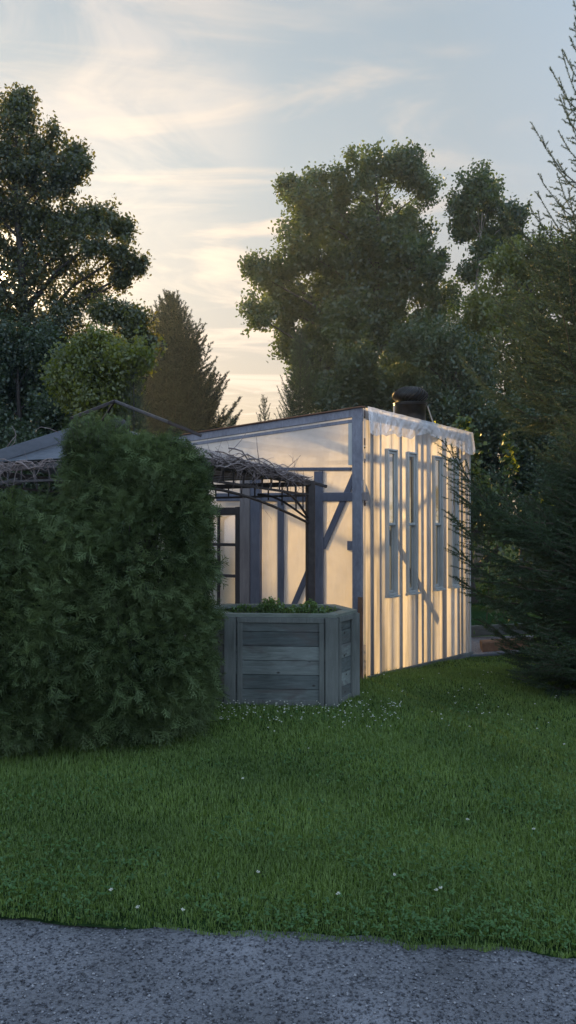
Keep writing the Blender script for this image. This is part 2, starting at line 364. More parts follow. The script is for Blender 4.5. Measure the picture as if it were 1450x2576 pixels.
# ---------------------------------------------------------------- ground
def edge_y(x):
    x = np.asarray(x, float)
    return 3.15 - .126*x + .015*np.sin(x*3.1+.5) + .009*np.sin(x*9.7) + .007*np.sin(x*23.0) + .006*np.sin(x*47.0+1) + .004*np.sin(x*91.0)
def build_ground():
    # one sheet to the horizon, dense near the camera
    xs = np.concatenate([[-400, -150, -60, -30, -15, -9], np.linspace(-6, 6, 140), [9, 15, 30, 60, 150, 400]])
    ts = np.concatenate([np.linspace(0, 1, 120)*9, [10, 12, 15, 20, 30, 50, 90, 160, 300, 600]])
    X, Tt = np.meshgrid(xs, ts)
    Y = edge_y(np.clip(X, -6, 6)) + Tt
    Z = gz(np.clip(X, -20, 20), np.clip(Y, 0, 30)); Z = Z + .0 - .035*np.exp(-(Tt/.05)**2)
    n, m = X.shape; V = np.stack([X, Y, Z], -1).reshape(-1, 3)
    i = np.arange((n-1)*(m-1)); a = (i//(m-1))*m + i % (m-1)
    Fc = np.stack([a, a+1, a+m+1, a+m], 1)
    m_, t = nt('lawn_soil')
    g = N(t, 'NewGeometry'); n1 = N(t, 'TexNoise', Scale=14.0, Detail=6.0); L(t, g.outputs['Position'], n1.inputs['Vector'])
    c = ramp(t, n1.outputs['Fac'], [(.35, (.010, .020, .008)), (.7, (.025, .05, .016))])
    d = N(t, 'BsdfDiffuse'); L(t, c, d.inputs[0]); o = N(t, 'OutputMaterial'); L(t, d.outputs[0], o.inputs[0])
    props(mesh('lawn', V, Fc, m_, smooth=True), kind='structure')
    # driveway, in front of and behind the camera
    m_, t = nt('driveway_surface')
    g = N(t, 'NewGeometry')
    v1 = N(t, 'TexVoronoi', Scale=95.0); L(t, g.outputs['Position'], v1.inputs['Vector'])
    v2 = N(t, 'TexVoronoi', Scale=210.0); L(t, g.outputs['Position'], v2.inputs['Vector'])
    n1 = N(t, 'TexNoise', Scale=2.2, Detail=5.0); L(t, g.outputs['Position'], n1.inputs['Vector'])
    hsv = N(t, 'HueSaturation', Saturation=.12, Value=1.0); L(t, v1.outputs['Color'], hsv.inputs['Color'])
    c0 = ramp(t, hsv.outputs[0], [(0.15, (.035, .037, .042)), (.75, (.185, .187, .20))])
    c1 = ramp(t, n1.outputs['Fac'], [(.3, (.55, .55, .56)), (.72, (1.15, 1.15, 1.18))])
    mx = N(t, 'Mix', _data_type='RGBA', _blend_type='MULTIPLY'); mx.inputs['Factor'].default_value = 1
    L(t, c0, mx.inputs['A']); L(t, c1, mx.inputs['B'])
    p = N(t, 'BsdfPrincipled', Roughness=.8); L(t, mx.outputs['Result'], p.inputs['Base Color'])
    b = N(t, 'Bump', Strength=1.0, Distance=.006); L(t, v1.outputs['Distance'], b.inputs['Height'])
    b2 = N(t, 'Bump', Strength=.7, Distance=.003); L(t, v2.outputs['Distance'], b2.inputs['Height']); L(t, b.outputs[0], b2.inputs['Normal']); L(t, b2.outputs[0], p.inputs['Normal'])
    o = N(t, 'OutputMaterial'); L(t, p.outputs[0], o.inputs[0])
    xs = np.concatenate([[-60, -20, -8], np.linspace(-4, 4, 90), [8, 20, 60]]); ts = np.concatenate([[.06, 0], -np.linspace(.02, 1.6, 60), [-3, -6, -9]])
    X, Tt = np.meshgrid(xs, ts); Y = edge_y(np.clip(X, -6, 6)) + Tt
    Z = -.03 + .004*np.sin(X*5+Y*7) + .003*np.sin(X*13-Y*9)
    n, m = X.shape; V = np.stack([X, Y, Z], -1).reshape(-1, 3); i = np.arange((n-1)*(m-1)); a = (i//(m-1))*m + i % (m-1)
    props(mesh('driveway', V, np.stack([a+m, a+m+1, a+1, a], 1), m_, smooth=True), kind='structure')
    # loose stones
    k = 26000
    x = rng.uniform(-1.6, 1.6, k); y = edge_y(x) - rng.random(k)*1.1; s = .0020+.0062*rng.random(k)**3
    base = np.array([(1, 0, 0), (-1, 0, 0), (0, 1, 0), (0, -1, 0), (0, 0, 1), (0, 0, -1)])
    jit = base[None]*rng.uniform(.5, 1.3, (k, 6, 1)); jit[:, :, 2] *= .6
    an = rng.uniform(0, 6.28, k); ca, sa = np.cos(an)[:, None], np.sin(an)[:, None]
    xx = jit[:, :, 0]*ca - jit[:, :, 1]*sa; yy = jit[:, :, 0]*sa + jit[:, :, 1]*ca
    V = np.stack([xx*s[:, None]+x[:, None], yy*s[:, None]+y[:, None], jit[:, :, 2]*s[:, None]-.0285+.3*s[:, None]+(.004*np.sin(x*5+y*7)+.003*np.sin(x*13-y*9))[:, None]], -1).reshape(-1, 3)
    f = np.array([(0, 2, 4), (2, 1, 4), (1, 3, 4), (3, 0, 4), (2, 0, 5), (1, 2, 5), (3, 1, 5), (0, 3, 5)])
    Fc = (f[None]+np.arange(k)[:, None, None]*6).reshape(-1, 3)
    ms, t = nt('stone'); a_ = N(t, 'Attribute', _attribute_name='rnd')
    c = ramp(t, a_.outputs['Fac'], [(0, (.02, .021, .025)), (.35, (.07, .073, .085)), (.8, (.15, .155, .175)), (1, (.30, .30, .31))])
    p = N(t, 'BsdfPrincipled', Roughness=.75); L(t, c, p.inputs['Base Color']); o = N(t, 'OutputMaterial'); L(t, p.outputs[0], o.inputs[0])
    o = mesh('gravel', V, Fc, ms, rnd=np.repeat(rng.random(k), 6)); props(o, 'loose grey stones bedded in the worn driveway surface', 'gravel', kind='stuff')
def lowfreq(x, y):
    return .5+.25*np.sin(x*2.3+1.1*np.sin(y*1.9))+.25*np.sin(y*3.1+1.7*np.sin(x*1.3+.7))
def build_grass():
    P = []
    def zone(y0, y1, dens, xl, xr):
        area = (y1-y0)*(xr+xl)
        n = int(area*dens); y = rng.uniform(y0, y1, n); x = rng.uniform(-xl, xr, n)
        k = (x > -.50*y-.6) & (x < .50*y+.8) & (y > edge_y(x)-.012-.035*(lowfreq(x*9, x*7+y) > .62)*rng.random(n))
        P.append(np.stack([x[k], y[k]], 1))
    zone(2.8, 4.2, 23000, 2.5, 2.7); zone(4.2, 6.0, 15000, 3.4, 3.6); zone(6.0, 9.0, 9500, 4.2, 5.2); zone(9, 14, 3200, 2.0, 6.5)
    P = np.concatenate(P); x, y = P[:, 0], P[:, 1]
    # keep out of planter and greenhouse
    n = len(x); lf = lowfreq(x, y)
    edge = np.exp(-((y-edge_y(x))/.12)**2)
    h = (.022+.024*rng.random(n)**1.3)*(.75+.5*lf)*(1-.3*edge)*np.where(rng.random(n) < .03, 1.6, 1)
    w = .0013+.0013*rng.random(n) + .0002*y
    az = rng.uniform(0, 6.28, n); lean = rng.uniform(.1, .95, n)
    d = np.stack([np.cos(az), np.sin(az), np.zeros(n)], 1); sd = np.stack([-np.sin(az), np.cos(az), np.zeros(n)], 1)
    b = np.stack([x, y, gz(x, y)-.004-.02*np.exp(-((y-edge_y(x))/.03)**2)], 1); up = np.array((0, 0, 1.))
    mid = b + up*(h*.6)[:, None] + d*(h*lean*.25)[:, None]; tip = b + up*(h*(1-.35*lean))[:, None] + d*(h*lean*.9)[:, None]
    W = w[:, None]
    V = np.stack([b-sd*W*.5, b+sd*W*.5, mid+sd*W*.45, mid-sd*W*.45, tip], 1).reshape(-1, 3)
    i = np.arange(n)[:, None]*5
    # tip as a thin quad-free triangle pair
    Fc = np.concatenate([i+np.array([[0, 1, 2]]), i+np.array([[0, 2, 3]]), i+np.array([[3, 2, 4]])], 0)
    r = np.clip(rng.random(n)*.7+.3*lf, 0, 1)
    props(mesh('grass', V, Fc, M_grass, rnd=np.repeat(r, 5)), 'mown green lawn grass between driveway and greenhouse', 'grass', kind='stuff')
    # clover leaves: three leaflets each, denser along the driveway and towards the right
    n = 15000
    y = 2.85+rng.random(n)**1.6*4.2; x = rng.uniform(-1, 1, n)*.42*y
    dens = .7*np.exp(-((y-edge_y(x))/.25)**2)*(lowfreq(x*3+1, y*3) > .35) + .5*(lowfreq(x*1.9+3, y*1.7) > .55) + .25*(x > .3)
    k = (rng.random(n) < dens) & (y > edge_y(x)); x, y = x[k], y[k]; n = len(x)
    hh = .018+.028*rng.random(n); c = np.stack([x, y, gz(x, y)+hh-.02*np.exp(-((y-edge_y(x))/.04)**2)], 1); VV, FF, off = [], [], 0; s = (.0045+.0040*rng.random(n))[:, None]
    a0 = rng.uniform(0, 6.28, n)
    tilt = rng.normal(size=(n, 2))*.35
    for q in range(3):
        a = a0+q*2.094
        u = np.stack([np.cos(a), np.sin(a), tilt[:, 0]*np.cos(a)+tilt[:, 1]*np.sin(a)], 1); w = np.stack([-np.sin(a), np.cos(a), np.zeros(n)+.1], 1)
        V, Fc = diamonds(c+u*s, u*s, w*s*.85, .15); VV.append(V); FF.append(Fc+off); off += len(V)
    R_ = np.concatenate([np.repeat(rng.random(n), 4)]*3)
    props(mesh('clover', np.concatenate(VV), np.concatenate(FF), M_clover, rnd=R_), 'low clover leaves growing through the lawn', 'clover', kind='stuff')
    # blossoms: the drift below the planter reads as a mass
    def head(mb, p, r):
        for k in range(11):
            v = unit(1)[0]; v[2] = abs(v[2])*.9+.05
            q = np.array(p)+v*r*.55; t = v*r*.6; s_ = np.cross(v, unit(1)[0]); s_ = s_/np.linalg.norm(s_)*r*.34; s2 = np.cross(v, s_)
            mb.add([q-s_, q+s2, q+s_, q-s2, q+t], [[0, 1, 4], [1, 2, 4], [2, 3, 4], [3, 0, 4]])
    mb = MB()
    for k in range(300):
        px = rng.uniform(545, 1010) if k < 200 else rng.uniform(560, 1440); py = (1775+abs(rng.normal())*28) if k < 200 else rng.uniform(1690, 1850)
        Y = F*EYE/(py-1318); X = (px-725)/F*Y; z = float(gz(X, Y))
        head(mb, (X, Y, z+rng.uniform(.035, .06)), rng.uniform(.0055, .0090))
    props(mb.build('clover_blossoms', M_flower), 'drift of small white clover blossoms at the foot of the planter', 'clover blossoms', kind='stuff')
    spots = [(283, 2270, 'at the left end of the driveway edge'), (350, 2313, 'nearest the driveway edge on the left'), (462, 2316, 'close beside another on the driveway edge'), (650, 2208, 'left of centre in the near lawn'),
             (850, 2264, 'in the middle of the near lawn edge'), (990, 2222, 'standing alone right of the lawn centre'), (1095, 2262, 'left one of a touching pair'), (1106, 2257, 'right one of a touching pair'),
             (1174, 1987+90, 'alone far right of the lawn middle'), (1340, 2106, 'near the right edge of the near lawn'), (612, 1980, 'alone in the lawn below the planter'), (1417, 1888, 'at the far right edge of the lawn')]
    for px, py, w in spots:
        Y = F*EYE/(py-1318); X = (px-725)/F*Y; z = float(gz(X, Y))
        T = thing('clover_flower', 'small white clover flower ' + w, 'flower', (X, Y, z), 'single clover flowers in the near lawn')
        mb = MB(); head(mb, (X, Y, z+.052), .0095); mb.build('blossom', M_flower, T)
        mb = MB(); mb.tube([(X, Y, z), (X+.003, Y, z+.03), (X, Y, z+.052)], .0011, 4); mb.build('stem', M_clover, T)
build_ground(); build_grass()

# ---------------------------------------------------------------- greenhouse
d1 = np.array((.602, .799, 0.)); d2 = np.array((-.799, .602, 0.)); P0 = np.array((.798, 8.31, 0.)); ZU = np.array((0, 0, 1.))
n1 = -d2        # outward normal of the right-hand wall
n2 = -d1        # outward normal of the left-hand wall
LR, LL = 2.60, 3.4
def Rp(s, z, o=0.): return P0 + d1*s + ZU*z + n1*o
def Lp(s, z, o=0.): return P0 + d2*s + ZU*z + n2*o
def rtop(s): return 2.815-.012*s
def ltop(s): return 2.815-.045*s
def s_of_left(px):
    u = (px-725)/F; return (.798-8.31*u)/(.799+.602*u)
def s_of_right(px):
    u = (px-725)/F; return (8.31*u-.798)/(.602-.799*u)
def zl(px, py):
    s = s_of_left(px); return EYE+(1318-py)/F*(8.31+.602*s)
GH = thing('greenhouse', 'lean wooden greenhouse wrapped in milky plastic sheeting, glowing from low sun behind it', 'greenhouse', P0)

def gridmesh(fn, S, Zs, skip=None):
    V = [fn(s, z) for z in Zs for s in S]; m = len(S); Fc = []
    for j in range(len(Zs)-1):
        for i in range(m-1):
            if skip and skip((S[i]+S[i+1])/2, (Zs[j]+Zs[j+1])/2): continue
            Fc.append([j*m+i, j*m+i+1, (j+1)*m+i+1, (j+1)*m+i])
    return V, Fc
WINS = [(.42, .63), (.875, 1.09), (1.525, 1.75), (2.0, 2.19)]
WZ = (.82, 2.42)
STUDS = [.03]+[s_of_right(q) for q in (938, 959, 1011, 1049, 1064, 1079, 1117, 1153, 1163, 1173)]+[2.56]
ph = rng.uniform(0, 6.28, 12); fr = rng.uniform(14, 70, 12)
def folds(s, z):
    v = 0
    for k in range(12): v += math.sin(fr[k]*s + ph[k] + .35*math.sin(z*1.1+k))*(.0055 if fr[k] < 40 else .0030)
    nearest = min(abs(s-q) for q in STUDS)
    v += min(nearest, .06)*-.18*0 + .012*math.cos(min(nearest, .12)/.12*math.pi)*.5
    gather = sum(math.exp(-((z-WZ[0])/.16)**2) if (a-.02 < s < b+.02 and z < WZ[0]) else 0 for a, b in WINS)
    v += gather*.006*math.sin(s*160+z*8)
    return v
S = sorted(set(list(np.linspace(0, LR, 210)) + [q for w in WINS for q in w])); Zs = sorted(set(list(np.linspace(0, 1, 60))))
def zr(s, t):
    zb = -.02-.035*s; return zb+(rtop(s)-zb)*t
def skipR(s, t):
    z = zr(s, t); return any(a < s < b for a, b in WINS) and WZ[0] < z < WZ[1]
Ts = sorted(set(list(np.linspace(0, 1, 110))))
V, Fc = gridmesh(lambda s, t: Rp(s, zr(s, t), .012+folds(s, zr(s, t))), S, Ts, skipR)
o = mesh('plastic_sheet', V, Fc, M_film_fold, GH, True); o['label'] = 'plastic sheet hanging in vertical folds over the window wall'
# left-hand wall film, with an opening for the barred window
LW = (1.70, 2.42, .62, 1.70)
S = sorted(set(list(np.linspace(0, LL, 120)) + [LW[0], LW[1]])); Ts = np.linspace(0, 1, 60)
def fl(s, t):
    z = -.05+(ltop(s)+.05)*t
    return Lp(s, z, .010+.004*math.sin(s*5+z*2.2)+.003*math.sin(z*7+s*3)+.0025*math.sin(s*17+z*11))
V, Fc = gridmesh(fl, S, Ts, lambda s, t: LW[0] < s < LW[1] and LW[2] < -.05+(ltop(s)+.05)*t < LW[3])
o = mesh('plastic_sheet', V, Fc, M_film, GH, True); o['label'] = 'taut milky plastic sheet on the wall beside the gazebo'
# back walls and roof
C1 = P0+d1*LR; C3 = P0+d2*LL; C2 = C1+d2*LL
V, Fc = gridmesh(lambda s, t: C1+d2*s+ZU*(-.15+(2.90-.045*s)*t)+d1*(.01*math.sin(s*7)), np.linspace(0, LL, 40), np.linspace(0, 1, 20))
mesh('plastic_sheet', V, Fc, M_film_clear, GH, True)
V, Fc = gridmesh(lambda s, t: C3+d1*s+ZU*(-.15+(ltop(LL)+.13)*t)+d2*(.01*math.sin(s*7)), np.linspace(0, LR, 40), np.linspace(0, 1, 20))
mesh('plastic_sheet', V, Fc, M_film_clear, GH, True)
V, Fc = gridmesh(lambda s, t: P0+d1*s+d2*t+ZU*(2.81-.045*t-.012*s+.006*math.sin(s*9)), np.linspace(0, LR, 30), np.linspace(0, LL, 30))
o = mesh('roof', V, Fc, M_film_clear, GH, True); o['label'] = 'nearly flat roof of stretched plastic sheet'
# studs
def stud(a, b, w=.04, h=.09, up=(0, 0, 1), m=M_stud, name='stud', lab=None):
    mb = MB(); mb.beam(a, b, w, h, up); o = mb.build(name, m, GH)
    if lab: o['label'] = lab
    return o
for s in STUDS[1:-1]:
    stud(Rp(s, -.1, -.036), Rp(s, rtop(s)-.09, -.036), .048, .06, n1)
for s in (1.2, LR-.06):
    stud(C3+d1*s-d2*.05-ZU*.4, C3+d1*s-d2*.05+ZU*2.6, .04, .08, d2)
for s in (.7, 1.5, 2.3, 3.0):
    stud(C1+d2*s-d1*.05-ZU*.4, C1+d2*s-d1*.05+ZU*(2.72-.045*s), .04, .08, d1)
for z in (2.5,):
    stud(C1-d1*.10+ZU*z, C2-d1*.10+ZU*(z-.02), .03, .06, name='rail'); stud(C3-d2*.10+ZU*z, C2-d2*.10+ZU*(z-.02), .03, .06, name='rail')
for t in (1.1, 2.3):
    stud(P0+d2*t+d1*.08+ZU*(2.745-.045*t), P0+d2*t+d1*(LR-.08)+ZU*(2.72-.045*t), .04, .09, name='rafter')
# top plates
stud(Rp(.0, rtop(0)-.05, -.055), Rp(LR, rtop(LR)-.05, -.055), .08, .075, name='top_plate')
stud(Rp(.0, -.04, -.055), Rp(LR, -.12, -.055), .08, .09, name='bottom_plate')
stud(Rp(.02, -.035, .035), Rp(LR, -.11, .035), .035, .10, name='skirt_board', m=M_skirt)
# framing of the left-hand wall seen through and on the film
def lst(px0, px1, z0, z1, o, m=M_stud, lab=None, dep=.05):
    s0, s1 = s_of_left(px0), s_of_left(px1); s = (s0+s1)/2
    return stud(Lp(s, z0, o), Lp(s, z1 if z1 else ltop(s)-.1, o), abs(s0-s1), dep, n2, m, lab=lab)
lst(793, 815, -.05, 2.17, .001, M_wrapd)
lst(701, 717, -.05, 1.90, .001, M_wrapd)
lst(637, 661, -.05, 2.12, .030, M_wrapd)
lst(611, 636, -.05, 2.12, .034, M_stud, 'brownish post beside the barred window')
lst(886, 893, -.05, None, -.04)
def lrail(pa, ya, pb, yb, hpx, o, name='rail', m=M_stud, dep=.04):
    sa, sb = s_of_left(pa), s_of_left(pb)
    return stud(Lp(sa, zl(pa, ya), o), Lp(sb, zl(pb, yb), o), dep, hpx*8.7/F, ZU, m, name)
lrail(886, 1180, 700, 1180, 8, .0045, m=M_wrapd); lrail(905, 1250, 548, 1251, 22, .006, m=M_wrapd); lrail(770, 1264, 560, 1268, 9, -.07)
mb = MB(); mb.beam(Rp(-.02, 1.885, .0)+n1*.0, Rp(-.02, 1.885, .045), .09, .045, d1); 
mb.build('rail_end', M_stud, GH)
lrail(893, 1196, 813, 1378, 17, -.005, 'brace', M_wrapd); lrail(776, 1440, 733, 1540, 17, -.005, 'brace', M_wrapd)
# brace inside the window wall
def rpt(px, py, o):
    s = s_of_right(px); return Rp(s, EYE+(1318-py)/F*(8.31+.799*s), o)
mb = MB(); mb.beam(rpt(985, 1312, -.13), rpt(1110, 1552, -.13), .04, .085, n1); mb.build('brace', M_stud, GH)
mb = MB(); mb.beam(rpt(918, 1190, -.13), rpt(946, 1270, -.13), .04, .07, n1); mb.build('brace', M_stud, GH)
# small box and tab on the corner post
mb = MB(); a = Lp(s_of_left(881), zl(881, 1373), -.02); mb.beam(a-ZU*.045, a+ZU*.05, .07, .06, n2); mb.build('thermostat_box', M_wrap, GH)
# corner posts wrapped in film
mb = MB(); mb.beam(Lp(.062, -.05, .035), Lp(.062, ltop(.06)-.0, .035), .118, .03, n2); o = mb.build('corner_board', M_wrap, GH); o['label'] = 'blue grey corner board, mottled'
mb = MB(); mb.beam(Lp(.155, zl(885, 1170), .022), Lp(.155, ltop(.1)-.12, .022), .05, .02, n2); mb.build('corner_board', M_vinyl, GH)
mb = MB(); mb.beam(Lp(.012, -.05, .062), Lp(.012, .84, .062), .05, .024, n2); o = mb.build('corner_trim', M_brown, GH); o['label'] = 'reddish brown trim low on the corner'
mb = MB(); mb.beam(Rp(LR-.01, -.15, .01), Rp(LR-.01, rtop(LR)-.1, .01), .03, .03, n1); mb.build('corner_trim', M_vinyl, GH)
# fascia under the roof edge
mb = MB(); mb.beam(Lp(.0, ltop(0)-.045, .034), Lp(LL, ltop(LL)-.045, .034), .03, .085); mb.build('fascia', M_wrap, GH)
mb = MB(); mb.beam(Lp(.0, ltop(0)-.125, .026), Lp(LL, ltop(LL)-.125, .026), .018, .035); mb.build('fascia', M_wrap, GH)
mb = MB(); mb.beam(Lp(-.02, ltop(0)+.007, .04), Lp(LL, ltop(LL)+.007, .04), .07, .014); o = mb.build('drip_edge', M_brown, GH); o['label'] = 'thin brown strip along the roof edge'
# crumpled flap of clear film under the roof on the window wall
def flap():
    S = np.linspace(-.01, LR+.015, 260); Tn = np.linspace(0, 1, 26); V = []; m = len(S)
    q = rng.uniform(0, 6.28, 20); fr2 = rng.uniform(6, 48, 20); sl = rng.uniform(-9, 9, 20)
    for t in Tn:
        for s in S:
            low = .23+.05*math.sin(s*3.1+.6)+.025*math.sin(s*7.7+1)+.010*math.sin(s*23)+.004*math.sin(s*41+2)
            amp = .005+.007*t
            v = sum(math.sin(fr2[k]*s+sl[k]*t+q[k]+1.2*math.sin(3*t+k)) for k in range(20))/6
            v = math.copysign(abs(v)**.7, v)
            V.append(Rp(s, rtop(s)+.012-low*t, .05+.02*math.sin(min(t*3, 1.57))+amp*v+.015*t*math.sin(s*5)))
    Fc = [[j*m+i, j*m+i+1, (j+1)*m+i+1, (j+1)*m+i] for j in range(len(Tn)-1) for i in range(m-1)]
    o = mesh('plastic_flap', V, Fc, M_flap, GH, True); o['label'] = 'crumpled shiny flap of clear plastic under the roof edge'
flap()
# side windows
for k, (a, b) in enumerate(WINS):
    W = bpy.data.objects.new('window', None)
    mb = MB(); c = .018
    for s in (a+c/2, b-c/2): mb.beam(Rp(s, WZ[0]+.0205, .02), Rp(s, WZ[1]-.0205, .02), c, .06, n1)
    for z in (WZ[0]+.01, WZ[1]-.01): mb.beam(Rp(a, z, .021), Rp(b, z, .021), .062, .02)
    fo = mb.build('window', M_vinyl, GH)
    bpy.data.objects.remove(W)
    zm = 1.595
    def sash(z0, z1, off, nm):
        mb = MB(); w = .022
        for s in (a+c+w/2+.002, b-c-w/2-.002): mb.beam(Rp(s, z0+.03, off), Rp(s, z1-.03, off), w, .025, n1)
        for z in (z0+.015, z1-.015): mb.beam(Rp(a+c+.003, z, off+.001), Rp(b-c-.003, z, off+.001), .027, .03)
        o = mesh(nm, [np.array(v) for v in mb.v], mb.f, M_vinyl, GH); o.parent = fo
        V = [Rp(a+.035, z0+.028, off), Rp(b-.035, z0+.028, off), Rp(b-.035, z1-.028, off), Rp(a+.035, z1-.028, off)]
        o = mesh('pane', V, [[0, 1, 2, 3]], M_glass, GH); o.parent = fo
    sash(zm-.012, WZ[1]-.022, .018, 'sash'); sash(WZ[0]+.022, zm+.012, -.012, 'sash')
    mb = MB(); mb.beam(Rp(a-.01, WZ[0]-.012, .035), Rp(b+.01, WZ[0]-.012, .035), .09, .02); o = mb.build('sill', M_vinyl, GH); o.parent = fo
# barred window in the left-hand wall
mb = MB(); a, b, z0, z1 = LW
for s, w in ((a-.0, .075), (b+.0, .075)): mb.beam(Lp(s, z0-.06, .03), Lp(s, z1+.10, .03), w, .05, n2)
for z in (z0-.03, z1+.05): mb.beam(Lp(a-.03, z, .031), Lp(b+.03, z, .031), .052, .09)
fo = mb.build('window', M_darkframe, GH); fo['label'] = 'dark framed window with a grid of bars'
mb = MB()
for s in (s_of_left(555), s_of_left(555)+.26): mb.beam(Lp(s, z0, .03), Lp(s, z1, .03), .03, .03, n2)
for py in (1370, 1448): z = EYE+(1318-py)/F*9.42; mb.beam(Lp(a, z, .032), Lp(b, z, .032), .034, .035)
o = mb.build('glazing_bars', M_darkframe, GH); o.parent = fo
V = [Lp(a, z0, .02), Lp(b, z0, .02), Lp(b, z1, .02), Lp(a, z1, .02)]
o = mesh('pane', V, [[0, 1, 2, 3]], M_glassc, GH); o.parent = fo
# posts seen through the barred window
for s, w, l in ((1.86, .05, .02), (1.78, .06, .10)):
    mb = MB(); mb.beam(Lp(s, .0, -.5), Lp(s+l, 2.2, -.5), w, .05, n2); mb.build('stud', M_brown, GH)
# floor inside
V = [P0+d1*.05+d2*.05-ZU*.035, C1-d1*.05+d2*.05-ZU*.14, C2-d1*.05-d2*.05-ZU*.18, C3+d1*.05-d2*.05-ZU*.08]
mesh('floor', [v+ZU*.05 for v in V], [[0, 1, 2, 3]], M_board, GH)

# turbine vent on the roof
vp = np.array((1.52, 9.87, 2.78)); VT = thing('roof_turbine_vent', 'dark onion shaped turbine vent spinning cowl on the greenhouse roof', 'roof vent', vp)
mb = MB(); mb.lathe(vp, [(.26, -.03), (.255, .0), (.20, .03), (.19, .07), (.19, .28), (.205, .285), (.205, .30), (.15, .302)], 32); mb.build('neck', M_vent, VT, True)
mb = MB(); mb.lathe(vp, [(.10, .30), (.10, .49)], 12); mb.build('core', M_vent, VT, True)
mb = MB()
nb = 22
for k in range(nb):
    a0 = 2*math.pi*k/nb; pts = []
    for i in range(9):
        t = i/8; th = t*math.pi*.92+.10; r = .10+.125*math.sin(th)**.8 if math.sin(th) > 0 else .1; z = .305+.205*t
        pts.append((r, z, a0+t*.9))
    row1 = [(vp[0]+r*math.cos(a), vp[1]+r*math.sin(a), vp[2]+z) for r, z, a in pts]
    row2 = [(vp[0]+(r-.028)*math.cos(a+.30), vp[1]+(r-.028)*math.sin(a+.30), vp[2]+z) for r, z, a in pts]
    row0 = [(vp[0]+(r-.012)*math.cos(a-.03), vp[1]+(r-.012)*math.sin(a-.03), vp[2]+z) for r, z, a in pts]
    mb.add(row0+row1+row2, [[i, i+1, 9+i+1, 9+i] for i in range(8)]+[[9+i, 9+i+1, 18+i+1, 18+i] for i in range(8)])
mb.build('blades', M_vent, VT, True)
mb = MB(); mb.lathe(vp, [(.135, .498), (.12, .512), (.06, .522), (.002, .525)], 24); mb.lathe(vp, [(.20, .300), (.212, .305), (.212, .318), (.2, .32)], 32); mb.build('cap', M_vent, VT, True)
mb = MB(); e = vp+np.array((-.205, -.03, 0)); mb.beam(e+ZU*.0, e+ZU*.29, .016, .01); mb.build('stay', M_vinyl, VT); mb = MB(); e = vp+np.array((.215, 0, 0)); mb.tube([e+ZU*.29, e+np.array((.10, .05, .02))], .008, 5)
mb.build('stay', M_vinyl, VT)

# ---------------------------------------------------------------- planter
pts = [np.array(p) for p in ((-.56, 7.06), (.405, 6.99), (.61, 7.385), (.44, 7.86), (-.58, 7.92), (-.86, 7.5))]
PL = thing('planter_box', 'tall weathered grey timber planter with framed board sides and cap rail', 'planter', (-.08, 7.45, 0))
cen = np.mean(pts, 0); H = .775
def P3(p, z): return np.array((p[0], p[1], z))
for k in range(6):
    a, b = pts[k], pts[(k+1) % 6]; e = (b-a)/np.linalg.norm(b-a); nn = np.array((e[1], -e[0])); ln = np.linalg.norm(b-a)
    if np.dot(nn, (a+b)/2-cen) < 0: nn = -nn
    n3 = P3(nn, 0)
    mb = MB(); nbd = 6; gap = (H-.02)/nbd
    for i in range(nbd):
        z = .02+gap*(i+.5) if True else 0
        hb = gap-.004
        t = rng.uniform(-.003, .003)
        mb.beam(P3(a+nn*t, z), P3(b+nn*t, z), .022, hb, (0, 0, 1), .002)
    o = mesh('side_panel', mb.v, mb.f, M_planter, PL, rnd=np.repeat(rng.random(nbd), 16))
    if k < 2:
        mb = MB(); ia = a+e*(.115 if k == 0 else .04); ib = b-e*(.085 if k == 0 else .055)
        w = .045 if k == 0 else .05
        for q in (ia+e*w/2, ib-e*w/2): mb.beam(P3(q+nn*.022, .0), P3(q+nn*.022, H-.045), w, .022, n3)
        mb.beam(P3(ia+nn*.0225, H-.022), P3(ib+nn*.0225, H-.022), .023, .044)
        mb.beam(P3(ia+nn*.016+e*w, .03), P3(ib+nn*.016-e*w, .03), .012, .05)
        mb.build('panel_trim', M_planter_v, PL)
    mb = MB(); q = a - (cen-a)/np.linalg.norm(cen-a)*.012
    if k == 0: mb.beam(P3(a+e*.05+nn*.028, -.02), P3(a+e*.05+nn*.028, H), .10, .035, n3)
    elif k == 1: mb.beam(P3(a-e*.0+n_prev*.03-e_prev*.02, -.02), P3(a+n_prev*.03-e_prev*.02, H), .115, .04, P3(n_prev, 0))
    else: mb.beam(P3(q, -.02), P3(q, H), .07, .07, n3)
    o = mb.build('corner_post', M_planter_v, PL)
    n_prev, e_prev = nn, e
    mb = MB(); oa = a+(a-cen)/np.linalg.norm(a-cen)*.030; ob = b+(b-cen)/np.linalg.norm(b-cen)*.030
    ia2 = a+(cen-a)/np.linalg.norm(a-cen)*.10; ib2 = b+(cen-b)/np.linalg.norm(b-cen)*.10; g = e*.0015
    zt = H+.003; zh = .028
    vs = [P3(oa+g, zt), P3(ob-g, zt), P3(ib2-g, zt), P3(ia2+g, zt), P3(oa+g, zt+zh), P3(ob-g, zt+zh), P3(ib2-g, zt+zh), P3(ia2+g, zt+zh)]
    mb.add(vs, [[0, 1, 2, 3][::-1], [4, 5, 6, 7], [0, 1, 5, 4], [1, 2, 6, 5], [2, 3, 7, 6], [3, 0, 4, 7]])
    mb.build('cap_rail', M_cap, PL)
V = [P3(p+(cen-p)*.04, H-.03) for p in pts]; mesh('soil', V, [list(range(6))], M_soil, PL)
